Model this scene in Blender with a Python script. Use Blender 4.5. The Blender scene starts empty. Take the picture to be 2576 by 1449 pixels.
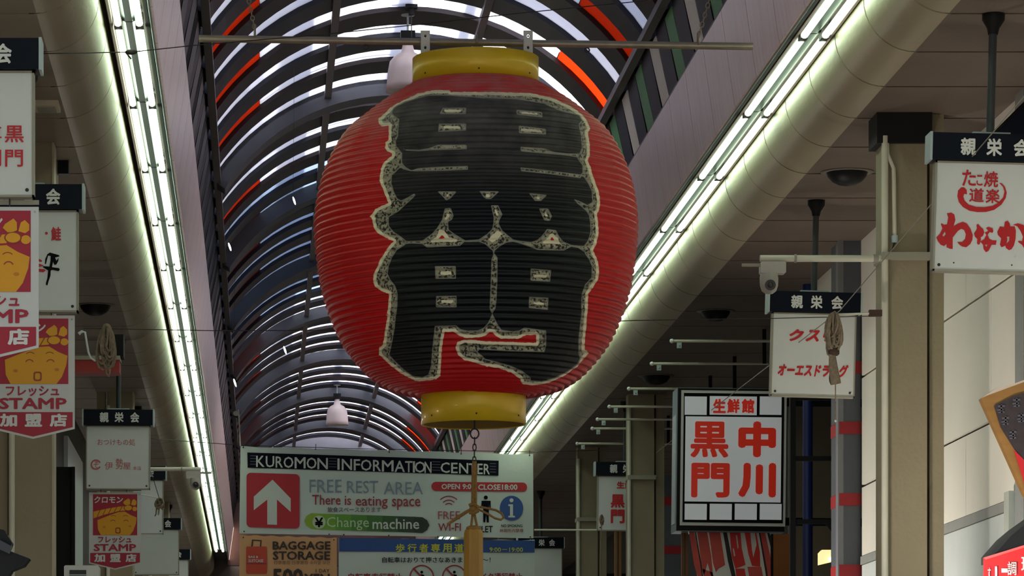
import bpy, math, random
import numpy as np
from mathutils import Vector, Matrix, Euler
from mathutils.geometry import tessellate_polygon

random.seed(7)
C = bpy.context.scene.collection
SC = bpy.context.scene
# ------------------------------------------------------------------ camera, sky, sun, exposure
F, VX, VY, CZ = 10000.0, 655.0, 1980.0, 1.6        # focal length in pixels, vanishing point, eye height
cam_d = bpy.data.cameras.new('camera'); cam = bpy.data.objects.new('camera', cam_d); C.objects.link(cam)
cam_d.sensor_width = 36.0; cam_d.lens = 36.0*F/2576.0
cam_d.shift_x = (1288.0-VX)/2576.0; cam_d.shift_y = (VY-724.5)/2576.0
cam_d.clip_start = 0.1; cam_d.clip_end = 400
cam.location = (0, 0, CZ); cam.rotation_euler = (math.radians(90), 0, 0)
SC.camera = cam
wd = bpy.data.worlds.new('sky'); SC.world = wd; wd.use_nodes = True
wn = wd.node_tree; wn.nodes.clear()
wo = wn.nodes.new('ShaderNodeOutputWorld'); wb = wn.nodes.new('ShaderNodeBackground')
st = wn.nodes.new('ShaderNodeTexSky'); st.sky_type = 'NISHITA'; st.sun_disc = False
st.sun_elevation = math.radians(48); st.sun_rotation = math.radians(80); st.air_density = 1.0; st.dust_density = 3.0
wb.inputs['Strength'].default_value = 0.25
wn.links.new(st.outputs[0], wb.inputs[0]); wn.links.new(wb.outputs[0], wo.inputs[0])
sun_d = bpy.data.lights.new('sun', 'SUN'); sun_d.energy = 14.0; sun_d.angle = math.radians(0.6); sun_d.color = (1, .97, .92)
sun = bpy.data.objects.new('sun', sun_d); C.objects.link(sun)
sun.rotation_euler = Vector((0.72, 0.0, 0.70)).to_track_quat('Z', 'Y').to_euler()
SC.view_settings.view_transform = 'Standard'; SC.view_settings.look = 'None'
SC.view_settings.gamma = 1.0; SC.view_settings.use_curve_mapping = False
SC.view_settings.exposure = 0.6
# unseen fill lamps, added low along both walkways to brighten them
for sx in (-1.45, 3.7):
    for kk in range(19):
        y = 11.6+kk*3.1; spot = sx > 0 and y < 28
        ld = bpy.data.lights.new('added_fill_lamp', 'SPOT' if spot else 'POINT'); ld.energy = 80 if spot else (7 if sx < 0 else 4); ld.shadow_soft_size = .12; ld.color = (1, .93, .84)
        lo = bpy.data.objects.new('added_fill_lamp', ld); C.objects.link(lo); lo.location = (2.7 if spot else sx, y, 2.2)
        if spot: ld.spot_size = math.radians(120); ld.spot_blend = .8; lo.rotation_euler = Vector((-1, 0, -.75)).to_track_quat('Z', 'Y').to_euler()
TUBE = 5.5                                          # strength of the fluorescent tubes

# ------------------------------------------------------------------ helpers
def W(px, py, Y):                                   # a place Y metres down the arcade
    return Vector(((px-VX)/F*Y, Y, CZ+(VY-py)/F*Y))

def lin(c):
    return tuple(((v/255)/12.92 if v/255 <= .04045 else ((v/255+.055)/1.055)**2.4) for v in c)+(1.0,)

MATS = {}
def mat(name, rgb, rough=.6, metal=0.0, var=.12, scale=6.0, bump=0.0, bscale=40.0, emit=0.0, spec=.5, coat=0.0, stretch=None):
    if name in MATS: return MATS[name]
    m = bpy.data.materials.new(name); m.use_nodes = True; nt = m.node_tree; b = nt.nodes['Principled BSDF']
    base = lin(rgb)
    b.inputs['Roughness'].default_value = rough; b.inputs['Metallic'].default_value = metal
    b.inputs['Specular IOR Level'].default_value = spec; b.inputs['Coat Weight'].default_value = coat
    tc = nt.nodes.new('ShaderNodeTexCoord'); mp = nt.nodes.new('ShaderNodeMapping')
    if stretch: mp.inputs['Scale'].default_value = stretch
    nt.links.new(tc.outputs['Object'], mp.inputs[0])
    if var > 0:
        n = nt.nodes.new('ShaderNodeTexNoise'); n.inputs['Scale'].default_value = scale; n.inputs['Detail'].default_value = 5
        nt.links.new(mp.outputs[0], n.inputs['Vector'])
        mx = nt.nodes.new('ShaderNodeMix'); mx.data_type = 'RGBA'
        mx.inputs[6].default_value = tuple(v*(1-var*1.6) for v in base[:3])+(1,)
        mx.inputs[7].default_value = tuple(min(1, v*(1+var*1.4)) for v in base[:3])+(1,)
        nt.links.new(n.outputs['Fac'], mx.inputs[0]); nt.links.new(mx.outputs[2], b.inputs['Base Color'])
    else: b.inputs['Base Color'].default_value = base
    if bump > 0:
        n2 = nt.nodes.new('ShaderNodeTexNoise'); n2.inputs['Scale'].default_value = bscale; n2.inputs['Detail'].default_value = 3
        nt.links.new(mp.outputs[0], n2.inputs['Vector'])
        bp = nt.nodes.new('ShaderNodeBump'); bp.inputs['Strength'].default_value = bump; bp.inputs['Distance'].default_value = .02
        nt.links.new(n2.outputs['Fac'], bp.inputs['Height']); nt.links.new(bp.outputs[0], b.inputs['Normal'])
    if emit > 0:
        b.inputs['Emission Color'].default_value = base; b.inputs['Emission Strength'].default_value = emit
    MATS[name] = m; return m

def glassmat(name, rgb, k=1.0):                     # milky roof sheet that lets daylight through
    if name in MATS: return MATS[name]
    m = bpy.data.materials.new(name); m.use_nodes = True; nt = m.node_tree; nt.nodes.clear()
    o = nt.nodes.new('ShaderNodeOutputMaterial'); t = nt.nodes.new('ShaderNodeBsdfTranslucent'); g = nt.nodes.new('ShaderNodeBsdfPrincipled')
    tc = nt.nodes.new('ShaderNodeTexCoord'); n = nt.nodes.new('ShaderNodeTexNoise'); n.inputs['Scale'].default_value = 3.0
    nt.links.new(tc.outputs['Object'], n.inputs['Vector'])
    mx = nt.nodes.new('ShaderNodeMix'); mx.data_type = 'RGBA'; b = lin(rgb)
    mx.inputs[6].default_value = tuple(v*k*.9 for v in b[:3])+(1,); mx.inputs[7].default_value = tuple(v*k for v in b[:3])+(1,)
    nt.links.new(n.outputs['Fac'], mx.inputs[0]); nt.links.new(mx.outputs[2], t.inputs['Color'])
    nt.links.new(mx.outputs[2], g.inputs['Base Color']); g.inputs['Roughness'].default_value = .35
    s = nt.nodes.new('ShaderNodeMixShader'); s.inputs[0].default_value = .18
    nt.links.new(t.outputs[0], s.inputs[1]); nt.links.new(g.outputs[0], s.inputs[2]); nt.links.new(s.outputs[0], o.inputs[0])
    MATS[name] = m; return m

class MB:
    def __init__(s): s.v = []; s.f = []; s.sm = []
    def add(s, vs, fs, smooth=False):
        b = len(s.v); s.v += [tuple(v) for v in vs]; s.f += [tuple(b+i for i in f) for f in fs]; s.sm += [smooth]*len(fs); return s
    def box(s, x0, x1, y0, y1, z0, z1, ch=0.0):
        if x0 > x1: x0, x1 = x1, x0
        if ch > 0:                                   # chamfered in the XZ outline
            pts = [(x0+ch, z0), (x1-ch, z0), (x1, z0+ch), (x1, z1-ch), (x1-ch, z1), (x0+ch, z1), (x0, z1-ch), (x0, z0+ch)]
            return s.prism(pts, y0, y1)
        vs = [(x, y, z) for x in (x0, x1) for y in (y0, y1) for z in (z0, z1)]
        return s.add(vs, [(0, 1, 3, 2), (4, 6, 7, 5), (0, 4, 5, 1), (2, 3, 7, 6), (0, 2, 6, 4), (1, 5, 7, 3)])
    def prism(s, pts, y0, y1, smooth=False):         # XZ outline pushed along Y
        n = len(pts); vs = [(p[0], y0, p[1]) for p in pts]+[(p[0], y1, p[1]) for p in pts]
        tr = tessellate_polygon([[Vector((p[0], p[1], 0)) for p in pts]])
        fs = [tuple(t) for t in tr]+[tuple(n+i for i in t[::-1]) for t in tr]
        s.add(vs, fs); return s.add(vs, [(i, (i+1) % n, n+(i+1) % n, n+i) for i in range(n)], smooth)
    def flat(s, loops, y):
        vs = [Vector((p[0], p[1], 0)) for l in loops for p in l]
        tr = tessellate_polygon([[Vector((p[0], p[1], 0)) for p in l] for l in loops])
        return s.add([(v.x, y, v.y) for v in vs], [tuple(t) for t in tr])
    def tube(s, pts, r, n=8, cap=True, closed=False):
        pts = [Vector(p) for p in pts]; N = len(pts); rs = r if isinstance(r, (list, tuple)) else [r]*N
        vs = []; up = None
        for i, p in enumerate(pts):
            if closed: d = pts[(i+1) % N]-pts[i-1]
            else: d = pts[min(i+1, N-1)]-pts[max(i-1, 0)]
            d.normalize()
            if up is None: up = Vector((0, 0, 1)) if abs(d.z) < .9 else Vector((0, 1, 0))
            a = d.cross(up).normalized(); b = d.cross(a).normalized(); up = -b
            for k in range(n):
                t = 2*math.pi*k/n; vs.append(p+a*math.cos(t)*rs[i]+b*math.sin(t)*rs[i])
        fs = []
        for i in range(N if closed else N-1):
            j = (i+1) % N
            for k in range(n): fs.append((i*n+k, i*n+(k+1) % n, j*n+(k+1) % n, j*n+k))
        s.add(vs, fs, True)
        if cap and not closed: s.add(vs[:n], [tuple(range(n))]); s.add(vs[-n:], [tuple(range(n))[::-1]])
        return s
    def lathe(s, prof, c=(0, 0, 0), n=48, smooth=True):   # (radius, z) list about a vertical axis
        vs = []; fs = []
        for r, z in prof:
            for k in range(n):
                t = 2*math.pi*k/n; vs.append((c[0]+r*math.cos(t), c[1]+r*math.sin(t), c[2]+z))
        for i in range(len(prof)-1):
            for k in range(n): fs.append((i*n+k, i*n+(k+1) % n, (i+1)*n+(k+1) % n, (i+1)*n+k))
        return s.add(vs, fs, smooth)
    def ball(s, c, r, n=10, sq=(1, 1, 1)):
        vs = []; fs = []; m = n//2+1
        for i in range(m+1):
            a = math.pi*i/m
            for k in range(n):
                t = 2*math.pi*k/n
                vs.append((c[0]+r*sq[0]*math.sin(a)*math.cos(t), c[1]+r*sq[1]*math.sin(a)*math.sin(t), c[2]+r*sq[2]*math.cos(a)))
        for i in range(m):
            for k in range(n): fs.append((i*n+k, (i+1)*n+k, (i+1)*n+(k+1) % n, i*n+(k+1) % n))
        return s.add(vs, fs, True)
    def mesh(s, name):
        me = bpy.data.meshes.new(name); me.from_pydata(s.v, [], s.f)
        me.polygons.foreach_set('use_smooth', s.sm); me.update(); return me

def link(o, parent=None):
    C.objects.link(o)
    if parent is not None: o.parent = parent
    return o
def obj(name, mb, m, parent=None, loc=None):
    me = mb.mesh(name) if isinstance(mb, MB) else mb
    if not me.materials: me.materials.append(m)
    o = bpy.data.objects.new(name, me)
    if loc is not None: o.location = loc
    return link(o, parent)
def empty(name, loc=(0, 0, 0), rot=(0, 0, 0), label=None, cat=None, group=None, kind=None):
    o = bpy.data.objects.new(name, None); o.location = loc; o.rotation_euler = rot; o.empty_display_size = .1; link(o)
    return tag(o, label, cat, group, kind)
def tag(o, label=None, cat=None, group=None, kind=None):
    if label: o['label'] = label
    if cat: o['category'] = cat
    if group: o['group'] = group
    if kind: o['kind'] = kind
    return o
def kids(o): return [c for c in ALLK.get(o.name, [])]
def copy_tree(o, parent=None):
    c = o.copy(); C.objects.link(c)
    if parent is not None: c.parent = parent
    for ch in [x for x in C.objects if x.parent == o]: copy_tree(ch, c)
    return c
def mw(o): return Matrix.LocRotScale(o.location, o.rotation_euler, o.scale)
def loc2(root, px, py, Y):                          # a pixel place on the plane Y, in root's own axes
    v = mw(root).inverted() @ W(px, py, Y); return (v.x, v.z)

def glyphs(s, bold=0.0, shear=0.0, space=1.0):
    c = bpy.data.curves.new('writing', 'FONT'); c.body = s; c.resolution_u = 2; c.shear = shear; c.space_character = space
    o = bpy.data.objects.new('writing', c); me = bpy.data.meshes.new_from_object(o)
    v = np.array([q.co[:] for q in me.vertices]); f = [tuple(p.vertices) for p in me.polygons]
    bpy.data.objects.remove(o); bpy.data.curves.remove(c); bpy.data.meshes.remove(me)
    if bold > 0:                                     # thicker strokes: the same outline laid again, shifted a little each way
        nv = len(v); vs = [v]; ff = list(f)
        for i in range(8):
            t = math.pi*i/4; vs.append(v+np.array([math.cos(t)*bold, math.sin(t)*bold, (i+1)*2e-4])); ff += [tuple(nv*(i+1)+q for q in p) for p in f]
        v = np.concatenate(vs); f = ff
    return v, f
def text(root, s, x0, y0, x1, y1, Y, m, d=-.003, bold=.0, shear=0.0, name='lettering', depth=0.0, space=1.0):
    v, f = glyphs(s, bold, shear, space); a = v.min(0); b = v.max(0)
    cx, cz = loc2(root, (x0+x1)/2, (y0+y1)/2, Y); w = (x1-x0)/F*Y; h = (y1-y0)/F*Y
    yy = (mw(root).inverted() @ W((x0+x1)/2, (y0+y1)/2, Y)).y+d
    mb = MB(); mb.add([((q[0]-a[0])/(b[0]-a[0])*w-w/2+cx, yy-q[2], (q[1]-a[1])/(b[1]-a[1])*h-h/2+cz) for q in v], f)
    if depth:
        mb.add([(p[0], p[1]+depth, p[2]) for p in mb.v[:len(v)]], f)
    return obj(name, mb, m, root)
def shape(root, loops, Y, m, d=-.002, name='printed_shape'):   # flat print outlined in pixels on the plane Y
    L = [[loc2(root, p[0], p[1], Y) for p in l] for l in loops]
    yy = (mw(root).inverted() @ W(loops[0][0][0], loops[0][0][1], Y)).y+d
    return obj(name, MB().flat(L, yy), m, root)
def rectp(x0, y0, x1, y1): return [(x0, y0), (x1, y0), (x1, y1), (x0, y1)]
def rrect(x0, y0, x1, y1, r, n=5):
    out = []
    for cx, cy, a0 in ((x1-r, y0+r, -90), (x1-r, y1-r, 0), (x0+r, y1-r, 90), (x0+r, y0+r, 180)):
        for i in range(n+1):
            a = math.radians(a0+90*i/n); out.append((cx+r*math.cos(a), cy+r*math.sin(a)))
    return out
def ell(cx, cy, rx, ry=None, n=24, a0=0, a1=360):
    ry = rx if ry is None else ry
    k = n if a1-a0 == 360 else n+1
    return [(cx+rx*math.cos(math.radians(a0+(a1-a0)*i/n)), cy+ry*math.sin(math.radians(a0+(a1-a0)*i/n))) for i in range(k)]
def arcband(cx, cy, r0, r1, a0, a1, n=16):
    return ell(cx, cy, r1, None, n, a0, a1)+ell(cx, cy, r0, None, n, a0, a1)[::-1]

M = dict(
    dark=mat('black painted metal', (10, 10, 12), .5, spec=.2), void=mat('unlit dark recess', (14, 12, 11), .9),
    white=mat('white enamelled sheet', (214, 216, 212), .45, var=.05), cream=mat('cream paint', (196, 184, 160), .6),
    sign=mat('white acrylic sign face', (208, 209, 206), .4, var=.04), signedge=mat('aged beige sign edge', (150, 144, 128), .6),
    navy=mat('navy sign header', (8, 14, 28), .5, var=.2, spec=.15), endcap=mat('pale blue end cap', (168, 182, 182), .5),
    steel=mat('dull galvanised steel', (150, 138, 120), .38, .45, var=.2, scale=14), pipe=mat('white painted conduit', (205, 200, 182), .5, var=.08),
    rope=mat('weathered grey rope', (150, 132, 110), .9, var=.35, scale=60, bump=.6, bscale=300), tan=mat('tan cotton rope', (158, 118, 62), .9, var=.3, scale=80, bump=.6, bscale=300),
    wire=mat('dark steel wire', (42, 36, 32), .6), red=mat('signal red print', (196, 26, 34), .5, var=.08), brush=mat('brush red print', (188, 14, 22), .5, var=.06),
    dred=mat('crimson print', (168, 22, 48), .5, var=.08), blk=mat('black print', (10, 8, 10), .6, var=0, spec=.1), wht=mat('white print', (218, 216, 212), .5, var=0),
    olive=mat('olive brown painted column', (142, 130, 104), .6, var=.1, scale=3, bump=.15), oledge=mat('pale column edge', (178, 168, 142), .6, var=.08),
)

# ------------------------------------------------------------------ arcade: shell
XC = 1.12                                           # centre line of the arcade
def Z(z): return CZ+z
Y0, Y1 = -14.0, 72.0
YA = 9.0                                            # roof and walls begin here, left open in front to let daylight in
XL, XR = XC-3.0, XC+3.0
tile = mat('grey street paving', (84, 80, 76), .7, var=.12, scale=2, bump=.2)
fl_ = tag(obj('floor', MB().box(XL-1.2, XR+2.2, YA, Y1, -.2, 0), tile), kind='structure', label='grey paved floor of the shopping arcade')

obj('bounce_paving', MB().box(XC-16, XC+16, -24, YA, -.2, 0), mat('pale bounce paving', (124, 120, 112), .7, var=.1, scale=1), fl_)  # unseen open paving, added to bounce sunlight onto signs and walls
ceil_m = mat('grey brown ceiling board', (140, 128, 112), .75, var=.14, scale=2.5, bump=.1)
soff_m = mat('cream round cladding sheet', (152, 140, 114), .4, var=.1, scale=2, bump=.08, stretch=(1, .3, 1))
fas_m = mat('brushed taupe metal panel', (236, 216, 204), .32, .2, var=.13, scale=3, stretch=(1, 4, .6))
gap_m = mat('shadow gap backing', (30, 26, 24), .9)

def profile_piece(pts, y0, y1, th, flip=1):         # thin sheet that follows an XZ line, length y0..y1
    n = len(pts); P2 = []
    for i, p in enumerate(pts):
        a = Vector(pts[max(i-1, 0)]); b = Vector(pts[min(i+1, n-1)]); d = (b-a).normalized()
        P2.append((p[0]-d.y*th*flip, p[1]+d.x*th*flip))
    mb = MB(); vs = [(p[0], y0, p[1]) for p in pts]+[(p[0], y1, p[1]) for p in pts]+[(p[0], y0, p[1]) for p in P2]+[(p[0], y1, p[1]) for p in P2]
    fs = []
    mb.add(vs[:2*n], [(i, i+1, n+i+1, n+i) for i in range(n-1)], n > 4)
    for i in range(n-1):
        fs += [(2*n+i, 3*n+i, 3*n+i+1, 2*n+i+1), (i, 2*n+i, 2*n+i+1, i+1), (n+i, n+i+1, 3*n+i+1, 3*n+i)]
    fs += [(0, n, 3*n, 2*n), (n-1, 3*n-1, 4*n-1, 2*n-1)]
    mb.add(vs, fs); return mb

for side, sg in (('left', -1), ('right', 1)):
    def X(dx): return XC+sg*dx
    # flat canopy ceiling outside the round cladding
    ce = empty('ceiling', (0, 0, 0), kind='structure', label='grey brown flat ceiling of the %s walkway' % side)
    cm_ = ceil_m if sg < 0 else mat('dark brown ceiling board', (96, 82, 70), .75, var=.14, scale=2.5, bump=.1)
    a, b = X(2.20), X(3.05 if side == 'left' else 4.1)
    me = MB().box(min(a, b), max(a, b), .016, .984, Z(3.73), Z(3.75)).mesh('ceiling_panel')
    for k in range(16, 72): obj('ceiling_panel', me, cm_, ce, (0, k+.17, 0))
    obj('ceiling_panel', MB().box(min(a, b), max(a, b), YA, 16.16, Z(3.73), Z(3.75)), cm_, ce)
    obj('backing_board', MB().box(min(a, b), max(a, b), YA, Y1, Z(3.757), Z(4.3)), gap_m, ce)
    # quarter round cladding, dark gap behind
    rc = empty('trim_%d' % (1 if sg < 0 else 2), kind='structure', label='rounded cream cladding along the %s row of tubes' % side)
    arc = [(X(1.94), Z(4.09))]+[(X(2.21-.27*math.cos(math.radians(t))), Z(4.0-.27*math.sin(math.radians(t)))) for t in range(0, 91, 9)]
    me = profile_piece(arc, .012, .988, .02, sg).mesh('cladding_panel')
    for k in range(16, 72): obj('cladding_panel', me, soff_m, rc, (0, k+.17, 0))
    obj('cladding_panel', profile_piece(arc, YA, 16.16, .02, sg), soff_m, rc)
    obj('backing_board', profile_piece([(p[0]+sg*.026, p[1]) for p in arc[1:]], YA, Y1, .02, sg), gap_m, rc)
    # recess top that carries the lights
    obj('recess_board', MB().box(min(X(1.68), X(1.96)), max(X(1.68), X(1.96)), YA, Y1, Z(4.09), Z(4.12)), mat('dim recess board', (84, 82, 76), .7), rc)
    # tall inner fascia of metal panels
    fa = empty('trim_%d' % (3 if sg < 0 else 4), kind='structure', label='upright taupe metal panels between %s tubes and roof' % side)
    fl = [(X(1.69), Z(4.0)), (X(1.66), Z(4.2)), (X(1.608), Z(4.57))]
    me = profile_piece(fl, .008, .992, .02, sg).mesh('fascia_panel')
    for k in range(16, 72): obj('fascia_panel', me, fas_m, fa, (0, k+.37, 0))
    obj('fascia_panel', profile_piece(fl, YA, 16.36, .02, sg), fas_m, fa)
    obj('backing_board', profile_piece([(p[0]+sg*.03, p[1]) for p in fl], YA, Y1, .02, sg), gap_m, fa)
    obj('edge_bead', MB().tube([(X(1.69), YA, Z(3.995)), (X(1.69), Y1, Z(3.995))], .006, 6), M['endcap'], fa)
    obj('edge_bead', MB().box(min(X(1.60), X(1.63)), max(X(1.60), X(1.63)), YA, Y1, Z(4.565), Z(4.60)), mat('dark brown metal edge', (60, 46, 42), .5), fa)

# ------------------------------------------------------------------ arched roof
RR, CZ0 = 1.806, 4.094
A0 = math.degrees(math.acos(1.5/RR))
def arcpt(a, r): return (XC+r*math.cos(math.radians(a)), Z(CZ0+r*math.sin(math.radians(a))))
def ang_of_x(x): return math.degrees(math.acos((x-XC)/RR))
def arc_piece(a0, a1, r0, r1, y0, y1, n):
    mb = MB(); vs = []; fs = []
    for i in range(n+1):
        a = a0+(a1-a0)*i/n
        for r, y in ((r0, y0), (r0, y1), (r1, y1), (r1, y0)):
            p = arcpt(a, r); vs.append((p[0], y, p[1]))
    for i in range(n):
        for k in range(4): fs.append((i*4+k, i*4+(k+1) % 4, i*4+4+(k+1) % 4, i*4+4+k))
    fs += [(0, 1, 2, 3), (n*4+3, n*4+2, n*4+1, n*4)]
    return mb.add(vs, fs)
roof = empty('ceiling_vault', kind='structure', label='arched arcade roof of white and red translucent strips between dark ribs')
g_white = glassmat('milky white roof sheet', (236, 238, 246)); g_red = glassmat('red roof sheet', (236, 112, 62), .8); g_blue = glassmat('shade tinted blue roof sheet', (196, 208, 226)); g_dred = glassmat('shade darkened red roof sheet', (130, 30, 24))
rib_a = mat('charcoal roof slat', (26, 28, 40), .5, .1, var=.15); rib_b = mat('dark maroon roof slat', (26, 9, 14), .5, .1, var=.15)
bar_m = mat('grey brown roof bar', (104, 96, 98), .5, .2)
E0, E1 = A0, 180-A0
aR = ang_of_x(2.24); aL = ang_of_x(0.0); b1 = ang_of_x(1.69); b2 = ang_of_x(.55)
PITCH, YS = 1.03, 26.48-1.03*8
rib_me = arc_piece(E0-1.2, E1+1.2, RR-.03, RR+.05, 0, .54, 30).mesh('roof_slat')
seg = {}
def pane(a, b, n, m):
    k = (round(a, 2), round(b, 2), m.name)
    if k not in seg:
        me = arc_piece(a, b, RR+.004, RR+.014, 0, .49, n).mesh('roof_pane'); me.materials.append(m); seg[k] = me
    return seg[k]
n = 0
rib_meshes = []
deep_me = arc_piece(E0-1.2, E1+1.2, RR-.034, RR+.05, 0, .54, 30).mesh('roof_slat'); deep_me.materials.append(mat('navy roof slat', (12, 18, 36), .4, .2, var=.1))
for mm in (rib_a, rib_b):
    q = rib_me.copy(); q.materials.append(mm); rib_meshes.append(q)
while YS+n*PITCH < 69.5:
    y = YS+n*PITCH
    dim = 36.6 < y < 46.5  # stretch in shade; the shade is put into its blue and red sheet colours
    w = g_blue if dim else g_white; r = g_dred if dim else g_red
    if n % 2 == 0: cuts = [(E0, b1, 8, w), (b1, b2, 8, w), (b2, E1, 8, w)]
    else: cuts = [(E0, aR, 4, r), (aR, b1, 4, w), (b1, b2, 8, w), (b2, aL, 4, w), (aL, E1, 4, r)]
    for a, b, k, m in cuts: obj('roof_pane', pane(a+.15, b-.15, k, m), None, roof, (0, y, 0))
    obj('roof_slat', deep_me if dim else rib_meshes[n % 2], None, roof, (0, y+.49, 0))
    n += 1
# the roof over the viewer's head and behind, joined
nb = MB(); nr = MB(); k = 1
while YS-k*PITCH > YA:
    y = YS-k*PITCH; q = arc_piece(E0, E1, RR+.02, RR+.03, y, y+.49, 12); nb.add(q.v, q.f)
    q = arc_piece(E0, E1, RR-.07, RR+.05, y+.49, y+1.03, 12); nr.add(q.v, q.f); k += 1
tag(obj('roof_sheets', nb, g_white, roof), kind='stuff'); tag(obj('roof_slats', nr, rib_a, roof), kind='stuff')
for a in (E0-.6, b1, b2, E1+.6):
    p = arcpt(a, RR-.04); s = .028
    o_ = obj('roof_bar', MB().box(p[0]-s, p[0]+s, YA, 70, p[1]-s, p[1]+s), bar_m, roof)
arch_me = arc_piece(E0-1.5, E1+1.5, RR-.13, RR+.05, 0, .34, 36).mesh('roof_arch'); arch_me.materials.append(mat('grey roof arch', (74, 76, 82), .5, .1))
for y in (33.15, 38.2, 43.4, 48.5, 53.6, 58.7, 63.8): obj('roof_arch', arch_me, None, roof, (0, y, 0))
# outside rails that cast their shadow on the sheets
for a in (70, 82, 98, 110, 122):
    p = arcpt(a, RR+.35); obj('roof_walk_rail', MB().box(p[0]-.03, p[0]+.03, 20, 66, p[1]-.03, p[1]+.03), bar_m, roof)
ob = MB()
for k in range(0, 92):
    y = 20+k*.5
    if k % 3 == 0:
        p = arcpt(75, RR+.32); q = arcpt(120, RR+.32); ob.box(q[0], p[0], y, y+.05, max(p[1], q[1])-.02, max(p[1], q[1])+.02)
tag(obj('roof_walk_rungs', ob, bar_m, roof), kind='stuff')
# low upright band between fascia and springing, grey and green panels among dark ones
gry = mat('grey frosted side sheet', (240, 236, 216), .5, var=.08); grn = mat('green side sheet', (78, 156, 84), .5, var=.1)
for sg in (-1, 1):
    def X(dx): return XC+sg*dx
    cl = [(X(1.625), Z(4.59)), (X(1.53), Z(5.05))]
    obj('side_backing', profile_piece([(X(1.67), Z(4.5)), (X(1.57), Z(5.12))], YA, 70, .03, sg), M['void'], roof)
    pm = profile_piece([(X(1.632), Z(4.6)), (X(1.535), Z(5.03))], .02, .44, .01, sg).mesh('side_panel')
    sm = profile_piece([(X(1.628), Z(4.58)), (X(1.52), Z(5.1))], .47, 1.01, .008, sg).mesh('side_slat')
    pms = []
    for mm in ((gry, grn) if sg > 0 else (mat('near black side sheet', (24, 24, 28), .6, spec=.2), M['void'])): q = pm.copy(); q.materials.append(mm); pms.append(q)  # left sheets are near black, right ones grey and green
    y = YS+.12; k = 0
    while y < 69:
        obj('side_panel', pms[k % 2], None, roof, (0, y, 0)); obj('side_slat', sm, mat('black side slat', (12, 12, 18), .5, spec=.2), roof, (0, y, 0)); y += PITCH; k += 1

# gable at the far end
gm = mat('grey end wall', (120, 118, 124), .7)
go = empty('wall_far', kind='structure', label='grey arched end wall far down the arcade')
gb = MB(); arch_o = [arcpt(a, RR+.1) for a in np.linspace(E0-1, E1+1, 25)]; arch_i = [arcpt(a, RR-.22) for a in np.linspace(E0-1, E1+1, 25)]
gb.prism(arch_o+arch_i[::-1], 67.0, 67.2); obj('arch_band', gb, gm, go)
obj('end_board', MB().prism([(XC-1.7, Z(3.9))]+arch_o[::-1]+[(XC+1.7, Z(3.9))], 70.0, 70.2), mat('brown end board', (96, 70, 64), .8), go)
obj('end_board', MB().box(XL-1.2, XR+2.2, 71.5, 71.7, 0, Z(4.2)), mat('dim street end', (90, 84, 78), .8), go)

# neighbouring buildings that shade parts of the roof
bl = mat('grey rendered building', (150, 146, 140), .85, var=.08)
for i, (ya, yb, h) in enumerate(((9.5, 29.2, 16), (38.6, 45.5, 16), (58, 72, 11))):
    o = tag(obj('neighbour_building', MB().box(XR+3.4, XR+9, ya, yb, 0, h).box(XR+3.3, XR+9.1, ya, yb, h, h+.3), bl), 'grey rendered building rising beside the roof, %s stretch' % ('first', 'second', 'third')[i], 'building', kind='structure')
tag(obj('neighbour_building', MB().box(XL-8, XL-1.5, 9.5, 72, 0, 10).box(XL-8.1, XL-1.4, 9.4, 72, 10, 10.3), bl), 'long grey rendered building on the left of the arcade', 'building', kind='structure')

# ------------------------------------------------------------------ side walls
panel_m = mat('off white wall panel', (232, 226, 214), .55, var=.06, scale=1.5); bluew = mat('cool white wall panel', (206, 212, 210), .5, var=.05)
wr = empty('wall_right', kind='structure', label='off white panelled wall behind the right columns')
XW = 4.1
obj('backing_board', MB().box(XW+.03, XW+.2, YA, 27.1, 0, Z(3.75)), gap_m, wr)
def wallpiece(z0, z1, ys, m):
    for a, b in zip(ys[:-1], ys[1:]): obj('wall_panel', MB().box(XW, XW+.03, a+.004, b-.004, Z(z0), Z(z1)), m, wr)
wallpiece(2.805, 3.73, [YA, 13.5, 15.1, 16.7, 18.3, 19.9, 21.5, 23.1, 24.7, 27.1], panel_m)
wallpiece(2.06, 2.785, [YA, 14.3, 15.9, 17.5, 19.1, 20.7, 22.3, 23.9, 25.5, 27.1], panel_m)
wallpiece(1.575, 2.04, [YA, 15.1, 16.7, 18.3, 19.9, 21.5, 23.1, 24.7, 27.1], panel_m)
obj('wall_band', MB().box(XW-.01, XW+.03, 21.72, 27.1, Z(1.515), Z(1.57)), mat('grey wall band', (150, 150, 146), .5), wr)
wallpiece(-1.6, 1.51, [YA, 15, 18.3, 21.7, 25.0, 27.1], bluew)
obj('wall_post', MB().box(XW-.06, XW+.03, 21.46, 21.6, 0, Z(1.6)), mat('pale green grey post', (176, 182, 172), .5), wr)
obj('wall_post', MB().box(XW-.03, XW+.03, 21.2, 21.44, 0, Z(3.73)), mat('grey upright strip', (140, 142, 140), .5), wr)
obj('gusset_panel', MB().add([(XW, 27.1, Z(3.73)), (XW, 30.4, Z(3.73)), (XW, 27.1, Z(3.30)), (XW+.04, 27.1, Z(3.73)), (XW+.04, 30.4, Z(3.73)), (XW+.04, 27.1, Z(3.30))], [(0, 1, 2), (3, 5, 4), (0, 3, 4, 1), (1, 4, 5, 2), (2, 5, 3, 0)]), panel_m, wr)
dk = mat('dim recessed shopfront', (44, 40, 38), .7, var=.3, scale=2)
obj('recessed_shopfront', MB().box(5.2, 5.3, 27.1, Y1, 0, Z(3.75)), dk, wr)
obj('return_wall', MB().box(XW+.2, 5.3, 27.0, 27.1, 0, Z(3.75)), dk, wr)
wl = empty('wall_left', kind='structure', label='dim shopfront wall behind the left columns')
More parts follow.
